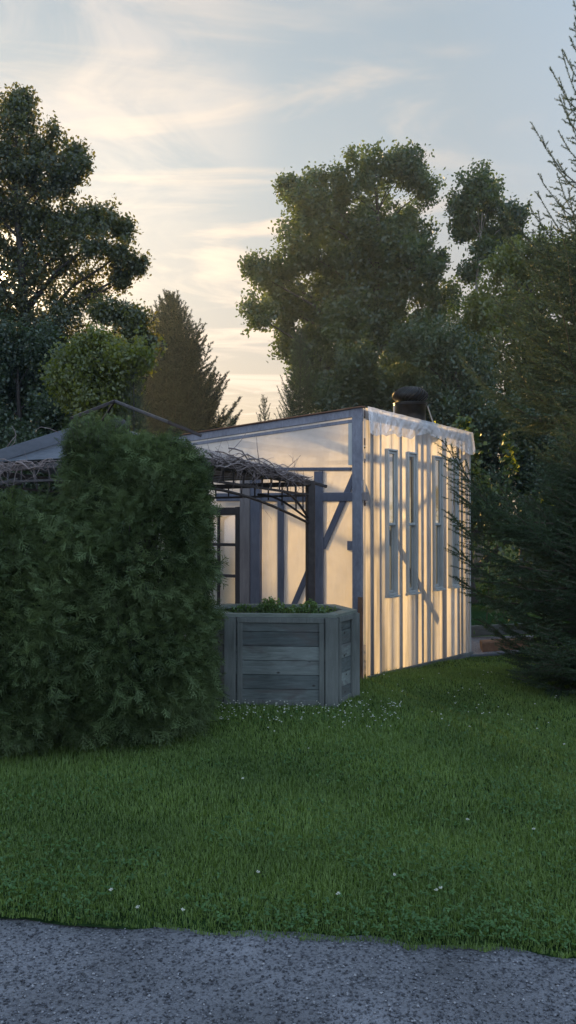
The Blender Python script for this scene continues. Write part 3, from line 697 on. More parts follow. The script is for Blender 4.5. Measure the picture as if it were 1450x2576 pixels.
# small leafy plants in it
def potplant(px0, px1, py, Y, n, lab, hmax):
    T = thing('planter_plant', lab, 'plant', at((px0+px1)/2, 1533, Y), 'leafy plants in the planter')
    T.location[2] = H-.03
    mb = MB(); cs = []
    for i in range(n):
        px = rng.uniform(px0, px1); f = 1-abs((px-(px0+px1)/2)/((px1-px0)/2+1))**2*.8
        b = at(px, 1533, Y+rng.uniform(-.08, .08)); b[2] = H-.03; h = .05+hmax*f*rng.uniform(.5, 1)
        t = b+np.array((rng.normal()*.02, rng.normal()*.02, h)); mb.tube([b, (b+t)/2+rng.normal(size=3)*.004, t], [.003, .002, .001], 4)
        for q in np.linspace(.25, 1, max(5, int(h/.012))):
            for s_ in range(3): cs.append(b+(t-b)*q+rng.normal(size=3)*.009)
    V, Fc, R_ = leaves(np.array(cs), .024, droop=-.5); mesh('foliage', V, Fc, M_sprout, T, rnd=R_); mb.build('stem', M_twig, T)
potplant(650, 722, 1510, 7.35, 44, 'bushiest leafy plant near the left of the planter, tallest sprig', .13)
potplant(722, 770, 1520, 7.3, 20, 'low leafy plant in the middle of the planter', .07)
potplant(762, 806, 1520, 7.3, 22, 'small plant with one upright sprig before the dark post', .12)
potplant(808, 836, 1525, 7.3, 10, 'smallest seedling at the right of the planter', .05)
potplant(575, 650, 1525, 7.4, 26, 'low dark plant at the shrub end of the planter', .06)

# ---------------------------------------------------------------- gazebo
Rg, Ng = np.array((.23, 8.2)), np.array((-.86, 6.15)); ea = (Ng-Rg)/np.linalg.norm(Ng-Rg); eb = np.array((ea[1], -ea[0]))
if eb[0] > 0: eb = -eb
S_ = 2.32; Lg = Ng+eb*S_; Bg = Rg+eb*S_
GZ = thing('gazebo', 'dark metal gazebo with arched braces, peaked open rafters and slatted roof mat', 'gazebo', P3((Rg+Lg)/2, 0))
ZT = {0: 2.015, 1: 2.095, 2: 2.09, 3: 2.0}
cor = [Rg, Ng, Lg, Bg]
for k, c in enumerate(cor):
    mb = MB(); mb.beam(P3(c, -.05), P3(c, ZT[k]+.03), .085, .085, (1, .3, 0)); o = mb.build('post', M_iron, GZ)
def arch(A, B, za, zb, t0, t1, z0, z1, r):
    P = []
    for i in range(15):
        t = i/14; q = A+(B-A)*(t0+(t1-t0)*t); z = z0+(z1-z0)*math.sin(t*math.pi/2)**1.0; P.append(P3(q, z))
    return P
for k in range(4):
    A, B = cor[k], cor[(k+1) % 4]; za, zb = ZT[k], ZT[(k+1) % 4]
    mt = M_iron if k == 0 else M_irong
    if k in (0, 3): mt = M_iron
    mb = MB(); mb.beam(P3(A, za), P3(B, zb), .045, .05); mb.build('top_beam', mt, GZ)
    mb = MB(); mb.beam(P3(A, za-.12), P3(B, zb-.12), .022, .022)
    n = 14
    for i in range(1, n):
        t = i/n; p = A+(B-A)*t; z = za+(zb-za)*t
        dl = .12 if .26 < t < .74 else .12+.22*abs((.26-t) if t < .26 else (t-.74))/.26
        mb.beam(P3(p, z-.02), P3(p, z-dl), .016, .016, (1, 0, 0))
    mb.build('frieze_rail', mt, GZ)
    for (X0, X1, q) in ((A, B, za), (B, A, zb)):
        mb = MB(); mb.tube(arch(X0, X1, 0, 0, .01, .27, q-.37, q-.10, .012), .013, 6); mb.build('brace', mt, GZ)
mb = MB(); q = [P3(Rg+(Ng-Rg)*t, 1.60+.30*math.sin(min(1, t*1.1)*math.pi/2)) for t in np.linspace(.01, .9, 16)]; mb.tube(q, .014, 6); mb.build('brace', M_iron, GZ)
apex = at(289, 1009, 7.55)
tipU = at(507, 1096, 7.85); tipR = at(822, 1224, 8.38)
def hip(a, b, r=.016, m=M_iron):
    mb = MB(); mb.beam(a, b, r*2, r*2); return mb.build('rafter', m, GZ)
hip(apex, tipU, .014); hip(apex, at(425, 1062, 6.9), .012, M_irong); hip(apex, at(180, 1052, 7.1), .014); hip(apex, at(255, 1062, 7.9), .010)
ring = P3((Rg+Lg)/2, 0); apl = apex.copy(); apl[2] = 2.52
mids = []
for k, c in enumerate(cor):
    cc = P3(c, ZT[k]+.045); m_ = apl+(cc-apl)*.30; mids.append(m_)
    e = cc+(cc-apl)/np.linalg.norm(cc-apl)*.14
    if k == 0: e = tipR
    hip(m_, e, .015, M_iron)
for k in range(4):
    mb = MB(); mb.beam(mids[k], mids[(k+1) % 4], .02, .02); mb.build('roof_ring', M_iron, GZ)
# slatted roof mat on the lower slope
for k in range(4):
    a, b = P3(cor[k], ZT[k]+.06), P3(cor[(k+1) % 4], ZT[(k+1) % 4]+.06); c, d = mids[(k+1) % 4]+ZU*.022, mids[k]+ZU*.022
    mb = MB(); nsl = 16
    for i in range(nsl):
        t0, t1 = i/nsl+.004, (i+1)/nsl-.006
        q = [a+(d-a)*t0, b+(c-b)*t0, b+(c-b)*t1, a+(d-a)*t1]
        up = ZU*.006
        vs = q+[v+up for v in q]
        mb.add(vs, [[3, 2, 1, 0], [4, 5, 6, 7], [0, 1, 5, 4], [1, 2, 6, 5], [2, 3, 7, 6], [3, 0, 4, 7]])
    o = mb.build('roof_mat', M_mat if k in (0, 3) else M_board, GZ)
# wide pale board on the left hip
mb = MB(); mb.beam(at(-170, 1200, 6.9), at(190, 1087, 7.2), .02, .105); o = mb.build('hip_board', M_board, GZ); o['label'] = 'wide pale grey board capping the left roof hip'
mb = MB(); mb.lathe(at(297, 1062, 7.3)-ZU*.05, [(.03, -.04), (.075, .0), (.08, .05), (.06, .075), (.02, .085)], 16); o = mb.build('finial_cap', M_basket, GZ, True)
# dry vines over the roof edge
def vines(name, label, A, B, n, spread, rise, rr, hangs, seed):
    r_ = random.Random(seed); T = thing(name, label, 'vine', tuple((np.array(A)+np.array(B))/2))
    A = np.array(A); B = np.array(B); d = B-A; u = d/np.linalg.norm(d)
    mb = MB()
    for i in range(n):
        t0 = r_.uniform(-.05, .6); t1 = min(1.03, t0+r_.uniform(.25, .6)); P = []
        o0 = np.array((r_.gauss(0, spread*.5), r_.gauss(0, spread), abs(r_.gauss(0, rise)))); w = r_.uniform(3, 9); p_ = r_.uniform(0, 6)
        for j in range(12):
            t = t0+(t1-t0)*j/11
            P.append(A+d*t+o0*(1-.5*t)+np.array((0, .02*math.sin(w*t*2+p_), .028*math.sin(w*t*3+p_)))+np.array([r_.gauss(0, .008) for _ in range(3)]))
        R0 = r_.uniform(.3, 1)*rr; mb.tube(P, [R0*(1-.5*j/11) for j in range(12)], 5)
    for i in range(hangs):
        t = r_.uniform(0, .97); p = A+d*t; dn = r_.random() < .8
        P = [p]; v = np.array((r_.gauss(0, .5), r_.gauss(0, .3), -1 if dn else .8)); ln = r_.uniform(.05, .26) if dn else r_.uniform(.1, .3)
        for j in range(6): v = v+np.array([r_.gauss(0, .3) for _ in range(3)]); P.append(P[-1]+v/np.linalg.norm(v)*ln/6)
        mb.tube(P, [.0035*(1-.8*j/6) for j in range(7)], 4)
    mb.build('stem', M_vine, T, True)
    return T
v1 = vines('dry_vine', 'tangle of bare grey vine stems piled on the gazebo roof edge before the greenhouse', at(520, 1160, 6.3), at(775, 1212, 8.0), 60, .05, .045, .0085, 70, 3)
def shoot(T, ps, r=.004):
    mb = MB(); mb.tube([at(*p) for p in ps], [r*(1-.7*i/(len(ps)-1)) for i in range(len(ps))], 5); mb.build('shoot', M_vine, T, True)
shoot(v1, [(575, 1138, 7.2), (592, 1125, 7.2), (607, 1108, 7.2), (618, 1092, 7.2), (627, 1078, 7.2)])
shoot(v1, [(654, 1168, 7.3), (650, 1145, 7.3), (647, 1120, 7.3), (646, 1094, 7.3)], .005)
shoot(v1, [(720, 1180, 7.6), (738, 1164, 7.6), (749, 1155, 7.6), (758, 1144, 7.6)])
shoot(v1, [(738, 1164, 7.6), (736, 1152, 7.6), (724, 1141, 7.6)], .003)
shoot(v1, [(560, 1152, 7.0), (600, 1140, 7.1), (635, 1148, 7.2), (652, 1160, 7.3)], .003)
shoot(v1, [(585, 1160, 7.0), (605, 1150, 7.1), (628, 1170, 7.2), (640, 1200, 7.3), (645, 1235, 7.3)], .0045)
shoot(v1, [(600, 1172, 7.0), (612, 1190, 7.0), (608, 1230, 7.0), (616, 1272, 7.0)], .0045)
shoot(v1, [(668, 1285, 7.5), (676, 1296, 7.5), (684, 1306, 7.5)], .002)
v2 = vines('dry_vine', 'bare vine stems lying along the gazebo beam at the left of the big shrub', at(-60, 1186, 6.9), at(150, 1168, 6.5), 26, .03, .025, .008, 24, 5)
shoot(v2, [(18, 1125, 6.9), (30, 1108, 6.9), (41, 1096, 6.9), (38, 1083, 6.9), (30, 1072, 6.9)], .005)
shoot(v2, [(30, 1122, 6.9), (38, 1110, 6.9), (41, 1096, 6.9)], .004)
shoot(v2, [(148, 1088, 6.9), (125, 1078, 6.9), (104, 1074, 6.9), (93, 1080, 6.9), (90, 1092, 6.9)], .0035)

# ---------------------------------------------------------------- cedar shrubs
def spray_template():
    c, u, w = [], [], []
    def lobe(p, d, ln, s, lvl):
        n = max(3, int(ln/.011)); sd = np.array((-d[1], d[0]))
        for i in range(n):
            q = p+d*ln*(i+.5)/n; c.append(q); u.append(d*.0080); w.append(sd*.0027)
            if lvl and i > 0 and i % 2:
                for sg in (1, -1):
                    dd = d*.75+sd*sg*.66; lobe(q, dd/np.linalg.norm(dd), ln*.55*(1-.7*i/n)+.006, s, lvl-1)
    lobe(np.array((0., 0.)), np.array((0., 1.)), .085, 1, 1)
    return np.array(c), np.array(u), np.array(w)
TC, TU, TW = spray_template()
def sprays(pos, out, size):
    """flat fans at pos, pointing roughly along out with upward or drooping tilt"""
    n = len(pos); d = nrm(out + rng.normal(size=(n, 3))*.75 + np.array((0, 0, .15))); s = nrm(np.cross(d, rng.normal(size=(n, 3))*.8+np.array((0, 0, 1.))))
    sz = size*rng.uniform(.65, 1.3, (n, 1, 1))
    def X(a): return (a[None, :, 1:2]*d[:, None, :] + a[None, :, 0:1]*s[:, None, :])*sz
    nn = np.cross(d, s)[:, None, :]; bend = (TC[None, :, 1:2]**2)*-4.0*sz*nn*rng.uniform(-1, 1.4, (n, 1, 1)) - np.array((0, 0, 1.))*(TC[None, :, 1:2]**2)*2.5*sz
    c = (pos[:, None, :]+X(TC)+bend).reshape(-1, 3); u = X(TU).reshape(-1, 3); w = X(TW).reshape(-1, 3)
    V, Fc = diamonds(c, u, w*1.15, .2)
    return V, Fc, np.repeat(np.repeat(rng.random(n), len(TC))*.75+rng.random(n*len(TC))*.25, 4)
def cedar(name, label, blobs, Y0, nper, mat, size=1.0, wisps=0, base=None):
    """blobs: (px, py, rx_px, rz_px, dY, ry)"""
    bs = []
    for px, py, rx, rz, dY, ry in blobs:
        Y = Y0+dY; c = at(px, py, Y); bs.append((c, np.array((rx*Y/F, ry, rz*Y/F))))
    b0 = base or (bs[0][0][0], Y0+.3)
    T = thing(name, label, 'shrub', (b0[0], b0[1], 0))
    mb = MB(); trunkb = np.array((b0[0], b0[1], -.05))
    for c, r in bs:
        for k in range(7):
            e = c+unit(1)[0]*r*.75; mb.tube([trunkb, (trunkb+e)/2+rng.normal(size=3)*.06, e], [.022, .014, .004], 5)
    VV, FF, RR, off = [], [], [], 0
    for (c, r) in bs:
        area = 4*math.pi*((r[0]*r[2])**1.6/3+(r[0]*r[1])**1.6/3+(r[1]*r[2])**1.6/3)**(1/1.6)
        for shell, frac in ((1.0, 1.0), (.84, .5), (.6, .35)):
            n = int(area*nper*frac); v = unit(n)
            lump = 1+.13*np.sin(v[:, 0]*7+c[0]*5)*np.sin(v[:, 2]*9+c[2]*7)+.06*np.sin(v[:, 1]*13+v[:, 2]*17)+.05*np.sin(v[:, 0]*23+v[:, 2]*19)
            p = c+v*r*shell*(lump*rng.uniform(.84, 1.09, n))[:, None]
            keep = p[:, 2] > .02
            for (c2, r2) in bs:
                if c2 is c: continue
                keep &= np.sum(((p-c2)/(r2*.78))**2, 1) > 1
            p, v = p[keep], v[keep]
            if shell > .9: p = p[(p[:, 1] < c[1]+r[1]*.8)]; v = nrm(p-c)
            if not len(p): continue
            V, Fc, R_ = sprays(p-nrm(v)*.04, nrm(v/r), size); VV.append(V); FF.append(Fc+off); RR.append(R_); off += len(V)
    top = max(bs, key=lambda q: q[0][2]+q[1][2])
    for k in range(wisps):
        v = unit(1)[0]; v[2] = abs(v[2]); c, r = bs[rng.integers(len(bs))] if k % 2 else top
        p = c+v*r*.92; d = nrm(v*.5+np.array((rng.normal()*.35, rng.normal()*.3, 1.1))); ln = rng.uniform(.06, .17)
        mb.tube([p, p+d*ln*.6, p+d*ln], [.003, .002, .001], 3)
        q = p[None]+d[None]*np.linspace(.2, 1, 9)[:, None]*ln
        V, Fc, R_ = sprays(q, np.repeat(d[None], 9, 0), .55*size); VV.append(V); FF.append(Fc+off); RR.append(R_); off += len(V)
    mb.build('branches', M_bark, T, True)
    mesh('foliage', np.concatenate(VV), np.concatenate(FF), mat, T, rnd=np.concatenate(RR))
cedar('cedar_shrub', 'large dark green cedar shrub, tallest, growing in front of the gazebo corner', [
    (300, 1205, 135, 110, .25, .45), (430, 1205, 88, 100, .1, .4), (250, 1150, 75, 66, .25, .35), (465, 1290, 55, 110, .1, .35), (385, 1160, 85, 60, .15, .35),
    (330, 1400, 190, 190, .2, .62), (430, 1400, 105, 200, .3, .5), (448, 1600, 90, 170, .3, .5), (330, 1640, 190, 190, .12, .6),
    (180, 1500, 120, 210, .3, .5), (445, 1730, 100, 110, .25, .45), (300, 1760, 190, 110, .05, .5), (120, 1700, 150, 170, .1, .55), (472, 1420, 42, 130, .3, .25), (475, 1610, 45, 120, .3, .25)],
    5.95, 1500, M_cedar, 1.0, 380, base=(-1.2, 6.4))
cedar('cedar_shrub', 'lower rounded cedar shrub at the left edge, lighter green on top', [
    (20, 1400, 130, 145, .1, .5), (60, 1560, 140, 200, .1, .55), (-40, 1600, 130, 240, .0, .55), (40, 1760, 150, 130, .0, .5), (110, 1330, 70, 70, .25, .3), (150, 1440, 90, 120, .1, .4), (130, 1620, 110, 180, .0, .5)],
    5.75, 1500, M_cedar, 1.0, 160, base=(-2.0, 6.1))

# ---------------------------------------------------------------- trees behind
MAPLE = [(765, 480, 48), (850, 478, 52), (930, 460, 55), (1015, 452, 46), (1062, 495, 36), (780, 560, 62), (880, 560, 80), (980, 545, 80), (1040, 590, 50),
         (745, 640, 50), (690, 690, 48), (655, 700, 34), (820, 660, 85), (930, 680, 85), (1030, 700, 75), (1080, 670, 42), (720, 770, 60), (655, 810, 40), (800, 790, 85), (910, 820, 90),
         (1010, 830, 85), (1100, 780, 60), (730, 870, 45), (820, 910, 80), (930, 950, 80), (870, 860, 80), (900, 760, 80), (960, 760, 70), (780, 980, 60), (880, 1000, 70), (1000, 650, 60), (860, 700, 60), (940, 620, 50), (1030, 960, 80), (1110, 900, 60), (850, 1010, 60), (960, 1050, 60), (1012, 412, 12), (725, 470, 16)]
broad_tree('maple_tree', 'big broad maple with full dark crown behind the greenhouse', None, 34, MAPLE, 930, .4, .17, 95, M_maple, trunk_to=(930, 470), twig=.36)
T2 = [(1190, 500, 42), (1152, 535, 32), (1240, 505, 40), (1288, 565, 28), (1212, 560, 44, .8), (1165, 585, 24, .7), (1255, 600, 30, .7), (1298, 598, 14), (1215, 640, 26, .3), (1185, 690, 22, .3)]
broad_tree('slender_tree', 'slim tree with round crown on bare forked limbs right of the big maple', None, 31, T2, 1200, .2, .15, 80, M_maple, bark=M_barkl, trunk_to=(1215, 540))
T3 = [(1310, 670, 45), (1270, 690, 40), (1360, 655, 42), (1420, 660, 45), (1340, 740, 70, .8), (1430, 740, 70), (1250, 770, 60), (1290, 850, 80, .75), (1390, 850, 80, .8), (1200, 820, 60), (1240, 930, 80), (1350, 950, 90), (1440, 940, 80), (1160, 950, 70), (1300, 1050, 90), (1200, 1060, 80), (1420, 1070, 90), (1530, 900, 110), (1540, 1060, 130), (1500, 760, 80)]
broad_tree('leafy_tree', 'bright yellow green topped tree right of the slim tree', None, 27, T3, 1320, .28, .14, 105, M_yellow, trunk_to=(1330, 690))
T4 = [(930, 1000, 80), (860, 1040, 70), (1000, 990, 70), (900, 930, 50), (1030, 900, 50), (1120, 1010, 90), (1200, 1090, 100), (1060, 1080, 80), (1300, 1150, 110), (1130, 1170, 110), (1400, 1180, 120), (1220, 1260, 120), (1350, 1300, 130), (980, 1120, 80), (1440, 1060, 90), (1100, 880, 70), (1180, 930, 80)]
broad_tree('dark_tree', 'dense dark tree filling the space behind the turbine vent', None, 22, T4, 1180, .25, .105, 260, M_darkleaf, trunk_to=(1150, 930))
LEFT = [(62, 284, 26), (52, 325, 44), (0, 360, 50), (108, 372, 46), (185, 395, 26), (190, 450, 30), (60, 430, 75), (140, 465, 55), (10, 520, 90), (110, 560, 70), (200, 555, 34), (262, 565, 34), (303, 575, 22), (235, 640, 54, .8),
        (305, 655, 32, .8), (345, 675, 16), (150, 650, 66, .6), (50, 640, 85, .6), (220, 715, 56, .45), (305, 705, 22, .6), (100, 745, 80, .4), (-20, 700, 70, .5), (20, 790, 80, .4), (180, 790, 50, .4), (60, 850, 85, .6), (-80, 500, 90), (-110, 640, 110), (-100, 800, 110), (-60, 900, 110), (150, 860, 60, .6), (-60, 400, 60), (150, 900, 80, 1.2), (40, 940, 90, 1.3)]
broad_tree('tall_tree', 'tall ragged tree at the left edge with the sun breaking through', None, 22, LEFT, 40, .3, .11, 210, M_left, trunk_to=(50, 380), twig=.22, holes=[(11, 691, 15), (86, 726, 11), (40, 600, 8), (205, 828, 9), (150, 700, 9), (30, 770, 7), (232, 700, 8), (120, 800, 6)])
MID = [(215, 885, 24, .35), (250, 865, 20, .35), (190, 920, 30, .4), (150, 945, 26, .5), (170, 990, 34, .6), (260, 930, 34, .4), (225, 960, 34, .5), (300, 950, 24, .4), (285, 890, 16, .4), (240, 1000, 44, .7), (300, 1010, 40, .7), (190, 980, 50), (260, 1040, 70), (350, 930, 50)]
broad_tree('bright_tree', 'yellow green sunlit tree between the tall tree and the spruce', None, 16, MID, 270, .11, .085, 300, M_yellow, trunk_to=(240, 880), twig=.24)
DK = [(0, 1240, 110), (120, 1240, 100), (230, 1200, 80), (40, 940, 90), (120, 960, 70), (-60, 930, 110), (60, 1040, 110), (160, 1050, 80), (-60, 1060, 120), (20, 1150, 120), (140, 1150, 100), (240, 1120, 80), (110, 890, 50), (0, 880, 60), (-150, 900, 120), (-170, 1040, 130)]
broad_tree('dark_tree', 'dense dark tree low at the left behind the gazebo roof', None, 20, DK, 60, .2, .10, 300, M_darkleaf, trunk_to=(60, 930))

broad_tree('maple_tree', 'dark round topped tree half hidden behind the yellow green tree', None, 18, [(262, 798, 26), (312, 800, 28), (345, 822, 28), (325, 860, 38), (365, 872, 22), (290, 900, 45), (270, 980, 50)], 300, .1, .09, 330, M_left, trunk_to=(300, 820), twig=.2)
# spruces
p = at(428, 1318, 40); Hs = at(430, 742, 40)[2]+.8
spruce('spruce_tree', 'pointed spruce standing against the bright sky behind the gazebo', None, (p[0], 40, -.8), Hs, 4.9, 1.0, .50, 12, 52, 8, .42, .11, .020, 130, .13, .42, M_needle_d, .72, .06, .08, leader=1.0, jit=.13)
p = at(335, 1318, 15.5); spruce('spruce_tree', 'brownish small spruce left of the pointed spruce', None, (p[0], 15.5, -.3), at(335, 870, 15.5)[2]+.3, .85, .3, .3, 8, 55, 10, .4, .04, .007, 220, .07, .4, M_needle_w, .7, .05, .05)
p = at(755, 1318, 23); spruce('spruce_tree', 'bronze tipped spruce rising above the greenhouse roof', None, (p[0], 23, -.5), at(755, 835, 23)[2]+.5, 1.5, .3, .28, 8, 60, 12, .45, .04, .007, 220, .065, .42, M_needle_w, .62, .05, .05)
p = at(665, 1318, 23); spruce('spruce_tree', 'small spruce whose tips just clear the roof edge', None, (p[0], 23, -.5), at(655, 1003, 23)[2]+.5, 1.0, .3, .28, 7, 60, 15, .5, .04, .007, 180, .07, .4, M_needle_w, .6, .04, .05)
p = at(580, 1318, 21); spruce('spruce_tree', 'smallest spruce top showing over the left roof edge', None, (p[0], 21, -.5), at(575, 1048, 21)[2]+.5, .8, .3, .28, 7, 60, 15, .5, .04, .007, 160, .07, .4, M_needle_w, .6, .04, .05)
# tall one at the right edge: upper boughs lit, steep; lower boughs drooping
spruce('spruce_tree', 'tall spruce at the right edge with bare upturned tips against the sky', None, (3.95, 10.3, -.1), 8.9, 1.6, 3.0, .30, 8, 66, 14, .34, .028, .008, 430, .075, .42, M_needle_w, .78, .10, .22, azr=(math.pi, 2.2), leader=.4, thin=.36)
spruce('spruce_tree', 'low dark spruce at the right whose branch crosses the greenhouse corner', None, (3.1, 7.75, 0), 2.75, 1.12, .12, .17, 10, 40, 2, .15, .021, .0045, 600, .042, .46, M_needle, .42, .06, .16,
       extra=[((2.6, 7.6, 1.4), math.radians(190), 1.45, 34, .12), ((2.6, 7.5, 1.15), math.radians(182), 1.2, 22, .10), ((2.7, 7.6, 1.0), math.radians(188), 1.2, 12, .1), ((2.6, 7.4, 1.3), math.radians(200), 1.1, 40, .1), ((2.6, 7.6, .9), math.radians(180), 1.0, 5, .1), ((2.5, 7.5, 1.6), math.radians(170), .9, 25, .1), ((2.6, 7.6, 1.5), math.radians(184), 1.1, 18, .1)])

# hop vines at the far corner and leafy saplings
def climber(name, label, path, Y, n, leaf, spread, mat=None, cat='climbing vine', tips=34):
    mat = mat or M_vinedark
    P = [at(px, py, Y) for px, py in path]; T = thing(name, label, cat, (P[0][0], P[0][1], float(gz(P[0][0], Y))))
    mb = MB(); mb.tube(P, [.006*(1-.7*i/(len(P)-1)) for i in range(len(P))], 5); cs = []
    P = np.array(P)
    for k in range(n):
        t = rng.random()*(len(P)-1); i = int(t); c = P[i]+(P[i+1]-P[i])*(t-i); f = 1-.75*t/(len(P)-1)
        cs.append(c+rng.normal(size=3)*spread*f)
    cs = np.array(cs); V, Fc, R_ = leaves(cs, leaf, aspect=.9, droop=.5); mesh('foliage', V, Fc, mat, T, rnd=R_); mb.build('stem', M_twig, T)
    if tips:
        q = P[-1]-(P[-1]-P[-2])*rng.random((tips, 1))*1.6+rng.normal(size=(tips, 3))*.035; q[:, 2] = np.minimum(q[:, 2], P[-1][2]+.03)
        V, Fc, R_ = leaves(q, leaf*.95, aspect=.9, droop=.5); o = mesh('tip_leaves', V, Fc, M_vineleaf, T, rnd=R_); o['label'] = 'young leaves at the tip, sunlit yellow put into their colour'
climber('climbing_vine', 'yellow tipped vine climbing the far corner of the greenhouse', [(1225, 1560), (1235, 1400), (1215, 1260), (1200, 1180), (1188, 1110), (1170, 1068), (1160, 1062)], 10.75, 520, .075, .14)
climber('climbing_vine', 'yellow tipped vine reaching up right of the greenhouse, second tip', [(1270, 1560), (1250, 1380), (1262, 1240), (1285, 1150), (1275, 1095)], 11, 420, .075, .16)
climber('climbing_vine', 'short vine sprig poking above the flap beside the vent', [(1120, 1140), (1105, 1090), (1094, 1062)], 10.9, 30, .05, .02)
climber('leafy_sapling', 'leafy green sapling standing in the dark behind the low spruce', [(1400, 1600), (1395, 1400), (1385, 1270), (1380, 1240)], 10.4, 300, .085, .20, M_vinedark, 'plant', 9)
climber('leafy_sapling', 'leafy green sapling cut by the right edge of the photo', [(1460, 1600), (1440, 1400), (1440, 1290), (1440, 1262)], 9.9, 260, .085, .16, M_vinedark, 'plant', 12)
climber('leafy_sapling', 'dim leafy sapling between the vines and the low spruce', [(1320, 1600), (1310, 1450), (1335, 1300), (1345, 1260)], 10.9, 420, .08, .26, M_darkleaf, 'plant', 0)

# raised bed beyond the greenhouse corner
RB = thing('raised_bed', 'low timber edged garden bed beyond the far greenhouse corner', 'raised bed', at(1230, 1600, 10.9))
mb = MB(); mb.beam(at(1170, 1588, 11.2), at(1345, 1580, 11.0), .06, .145); mb.build('back_board', M_skirt, RB)
mb = MB(); mb.beam(at(1183, 1650, 10.3), at(1330, 1640, 10.15), .05, .03); mb.build('front_board', M_board, RB)
V = [at(1176, 1648, 10.32), at(1330, 1638, 10.2), at(1345, 1598, 11.15), at(1165, 1602, 11.2)]; mesh('gravel_fill', V, [[0, 1, 2, 3]], M_stone, RB)
CR = thing('timber_block', 'brown squared timber block resting in the garden bed', 'timber block', at(1245, 1640, 10.5))
mb = MB(); mb.beam(at(1211, 1627, 10.5), at(1330, 1620, 10.45), .2, .155); mb.build('block', M_brown, CR)

# ---------------------------------------------------------------- light
w = bpy.data.worlds.new('World'); sc.world = w; w.use_nodes = True; t = w.node_tree; t.nodes.clear()
sky = N(t, 'TexSky', _sky_type='NISHITA', _sun_disc=False, _sun_elevation=SUN_EL, _sun_rotation=SUN_AZ, _air_density=1.0, _dust_density=2.5, _ozone_density=1.0)
geo = N(t, 'TexCoord'); sep = N(t, 'SeparateXYZ'); L(t, geo.outputs['Generated'], sep.inputs[0])
dot = N(t, 'VectorMath', _operation='DOT_PRODUCT'); L(t, geo.outputs['Generated'], dot.inputs[0]); dot.inputs[1].default_value = tuple(SUN)
K = 6.0
HAZE = .0007; WK, CK = .56, 1.7
def sc3(c, k=1.0): return tuple(v*k for v in c)
warm = ramp(t, sep.outputs['Z'], [(0.0, sc3((.95, .70, .42), WK)), (.10, sc3((.95, .76, .54), WK)), (.22, sc3((.76, .70, .63), WK)), (.40, sc3((.60, .675, .73), WK)), (.62, sc3((.46, .58, .69), WK))])
cool = ramp(t, sep.outputs['Z'], [(0.0, sc3((.42, .46, .56), CK)), (.3, sc3((.36, .44, .58), CK)), (.8, sc3((.30, .42, .60), CK))])
az = N(t, 'MapRange'); az.inputs['From Min'].default_value = .1; az.inputs['From Max'].default_value = .85; L(t, dot.outputs['Value'], az.inputs['Value'])
mx = N(t, 'Mix', _data_type='RGBA'); L(t, az.outputs[0], mx.inputs['Factor']); L(t, cool, mx.inputs['A']); L(t, warm, mx.inputs['B'])
# cirrus: noise on a plane high above
dv = N(t, 'Math', _operation='MAXIMUM'); dv.inputs[1].default_value = .06; L(t, sep.outputs['Z'], dv.inputs[0])
sv = N(t, 'VectorMath', _operation='DIVIDE'); L(t, geo.outputs['Generated'], sv.inputs[0]); cb = N(t, 'CombineXYZ')
for i in range(3): L(t, dv.outputs[0], cb.inputs[i])
L(t, cb.outputs[0], sv.inputs[1])
mp = N(t, 'Mapping'); mp.inputs['Scale'].default_value = (.42, .85, 1); mp.inputs['Rotation'].default_value = (0, 0, math.radians(-14)); mp.inputs['Location'].default_value = (1.3, .2, 0); L(t, sv.outputs[0], mp.inputs[0])
cn = N(t, 'TexNoise', Scale=2.6, Detail=7.0, Roughness=.55, Distortion=.7); L(t, mp.outputs[0], cn.inputs['Vector'])
cm = N(t, 'MapRange', _interpolation_type='SMOOTHSTEP'); cm.inputs['From Min'].default_value = .47; cm.inputs['From Max'].default_value = .68; L(t, cn.outputs['Fac'], cm.inputs['Value'])
nearsun = N(t, 'MapRange'); nearsun.inputs['From Min'].default_value = .80; nearsun.inputs['From Max'].default_value = .97; L(t, dot.outputs['Value'], nearsun.inputs['Value'])
cf = N(t, 'Math', _operation='MULTIPLY'); L(t, cm.outputs[0], cf.inputs[0]); L(t, nearsun.outputs[0], cf.inputs[1])
cf2 = N(t, 'Math', _operation='MULTIPLY'); cf2.inputs[1].default_value = 1.0; L(t, cf.outputs[0], cf2.inputs[0])
mc = N(t, 'Mix', _data_type='RGBA'); L(t, cf2.outputs[0], mc.inputs['Factor']); L(t, mx.outputs['Result'], mc.inputs['A']); mc.inputs['B'].default_value = (.70, .57, .46, 1)
# glow round the sun
def lobe(p, col, k):
    mxx = N(t, 'Math', _operation='MAXIMUM'); mxx.inputs[1].default_value = 0; L(t, dot.outputs['Value'], mxx.inputs[0])
    pw = N(t, 'Math', _operation='POWER'); pw.inputs[1].default_value = p; L(t, mxx.outputs[0], pw.inputs[0])
    vm = N(t, 'VectorMath', _operation='SCALE'); vm.inputs[0].default_value = sc3(col, k); L(t, pw.outputs[0], vm.inputs['Scale']); return vm.outputs[0]
g1 = lobe(45, (1, .80, .52), .06); g2 = lobe(900, (1, .80, .50), 1.8); g3 = lobe(30000, (1, .80, .5), 14)
def vadd(a, b): v = N(t, 'VectorMath', _operation='ADD'); L(t, a, v.inputs[0]); L(t, b, v.inputs[1]); return v.outputs[0]
bd = at(200, 285, 1.0)-np.array((0, 0, EYE)); bd = bd/np.linalg.norm(bd)
dB = N(t, 'VectorMath', _operation='DOT_PRODUCT'); L(t, geo.outputs['Generated'], dB.inputs[0]); dB.inputs[1].default_value = tuple(map(float, bd))
sB = N(t, 'MapRange', _interpolation_type='SMOOTHSTEP'); sB.inputs['From Min'].default_value = .972; sB.inputs['From Max'].default_value = .998; L(t, dB.outputs['Value'], sB.inputs['Value'])
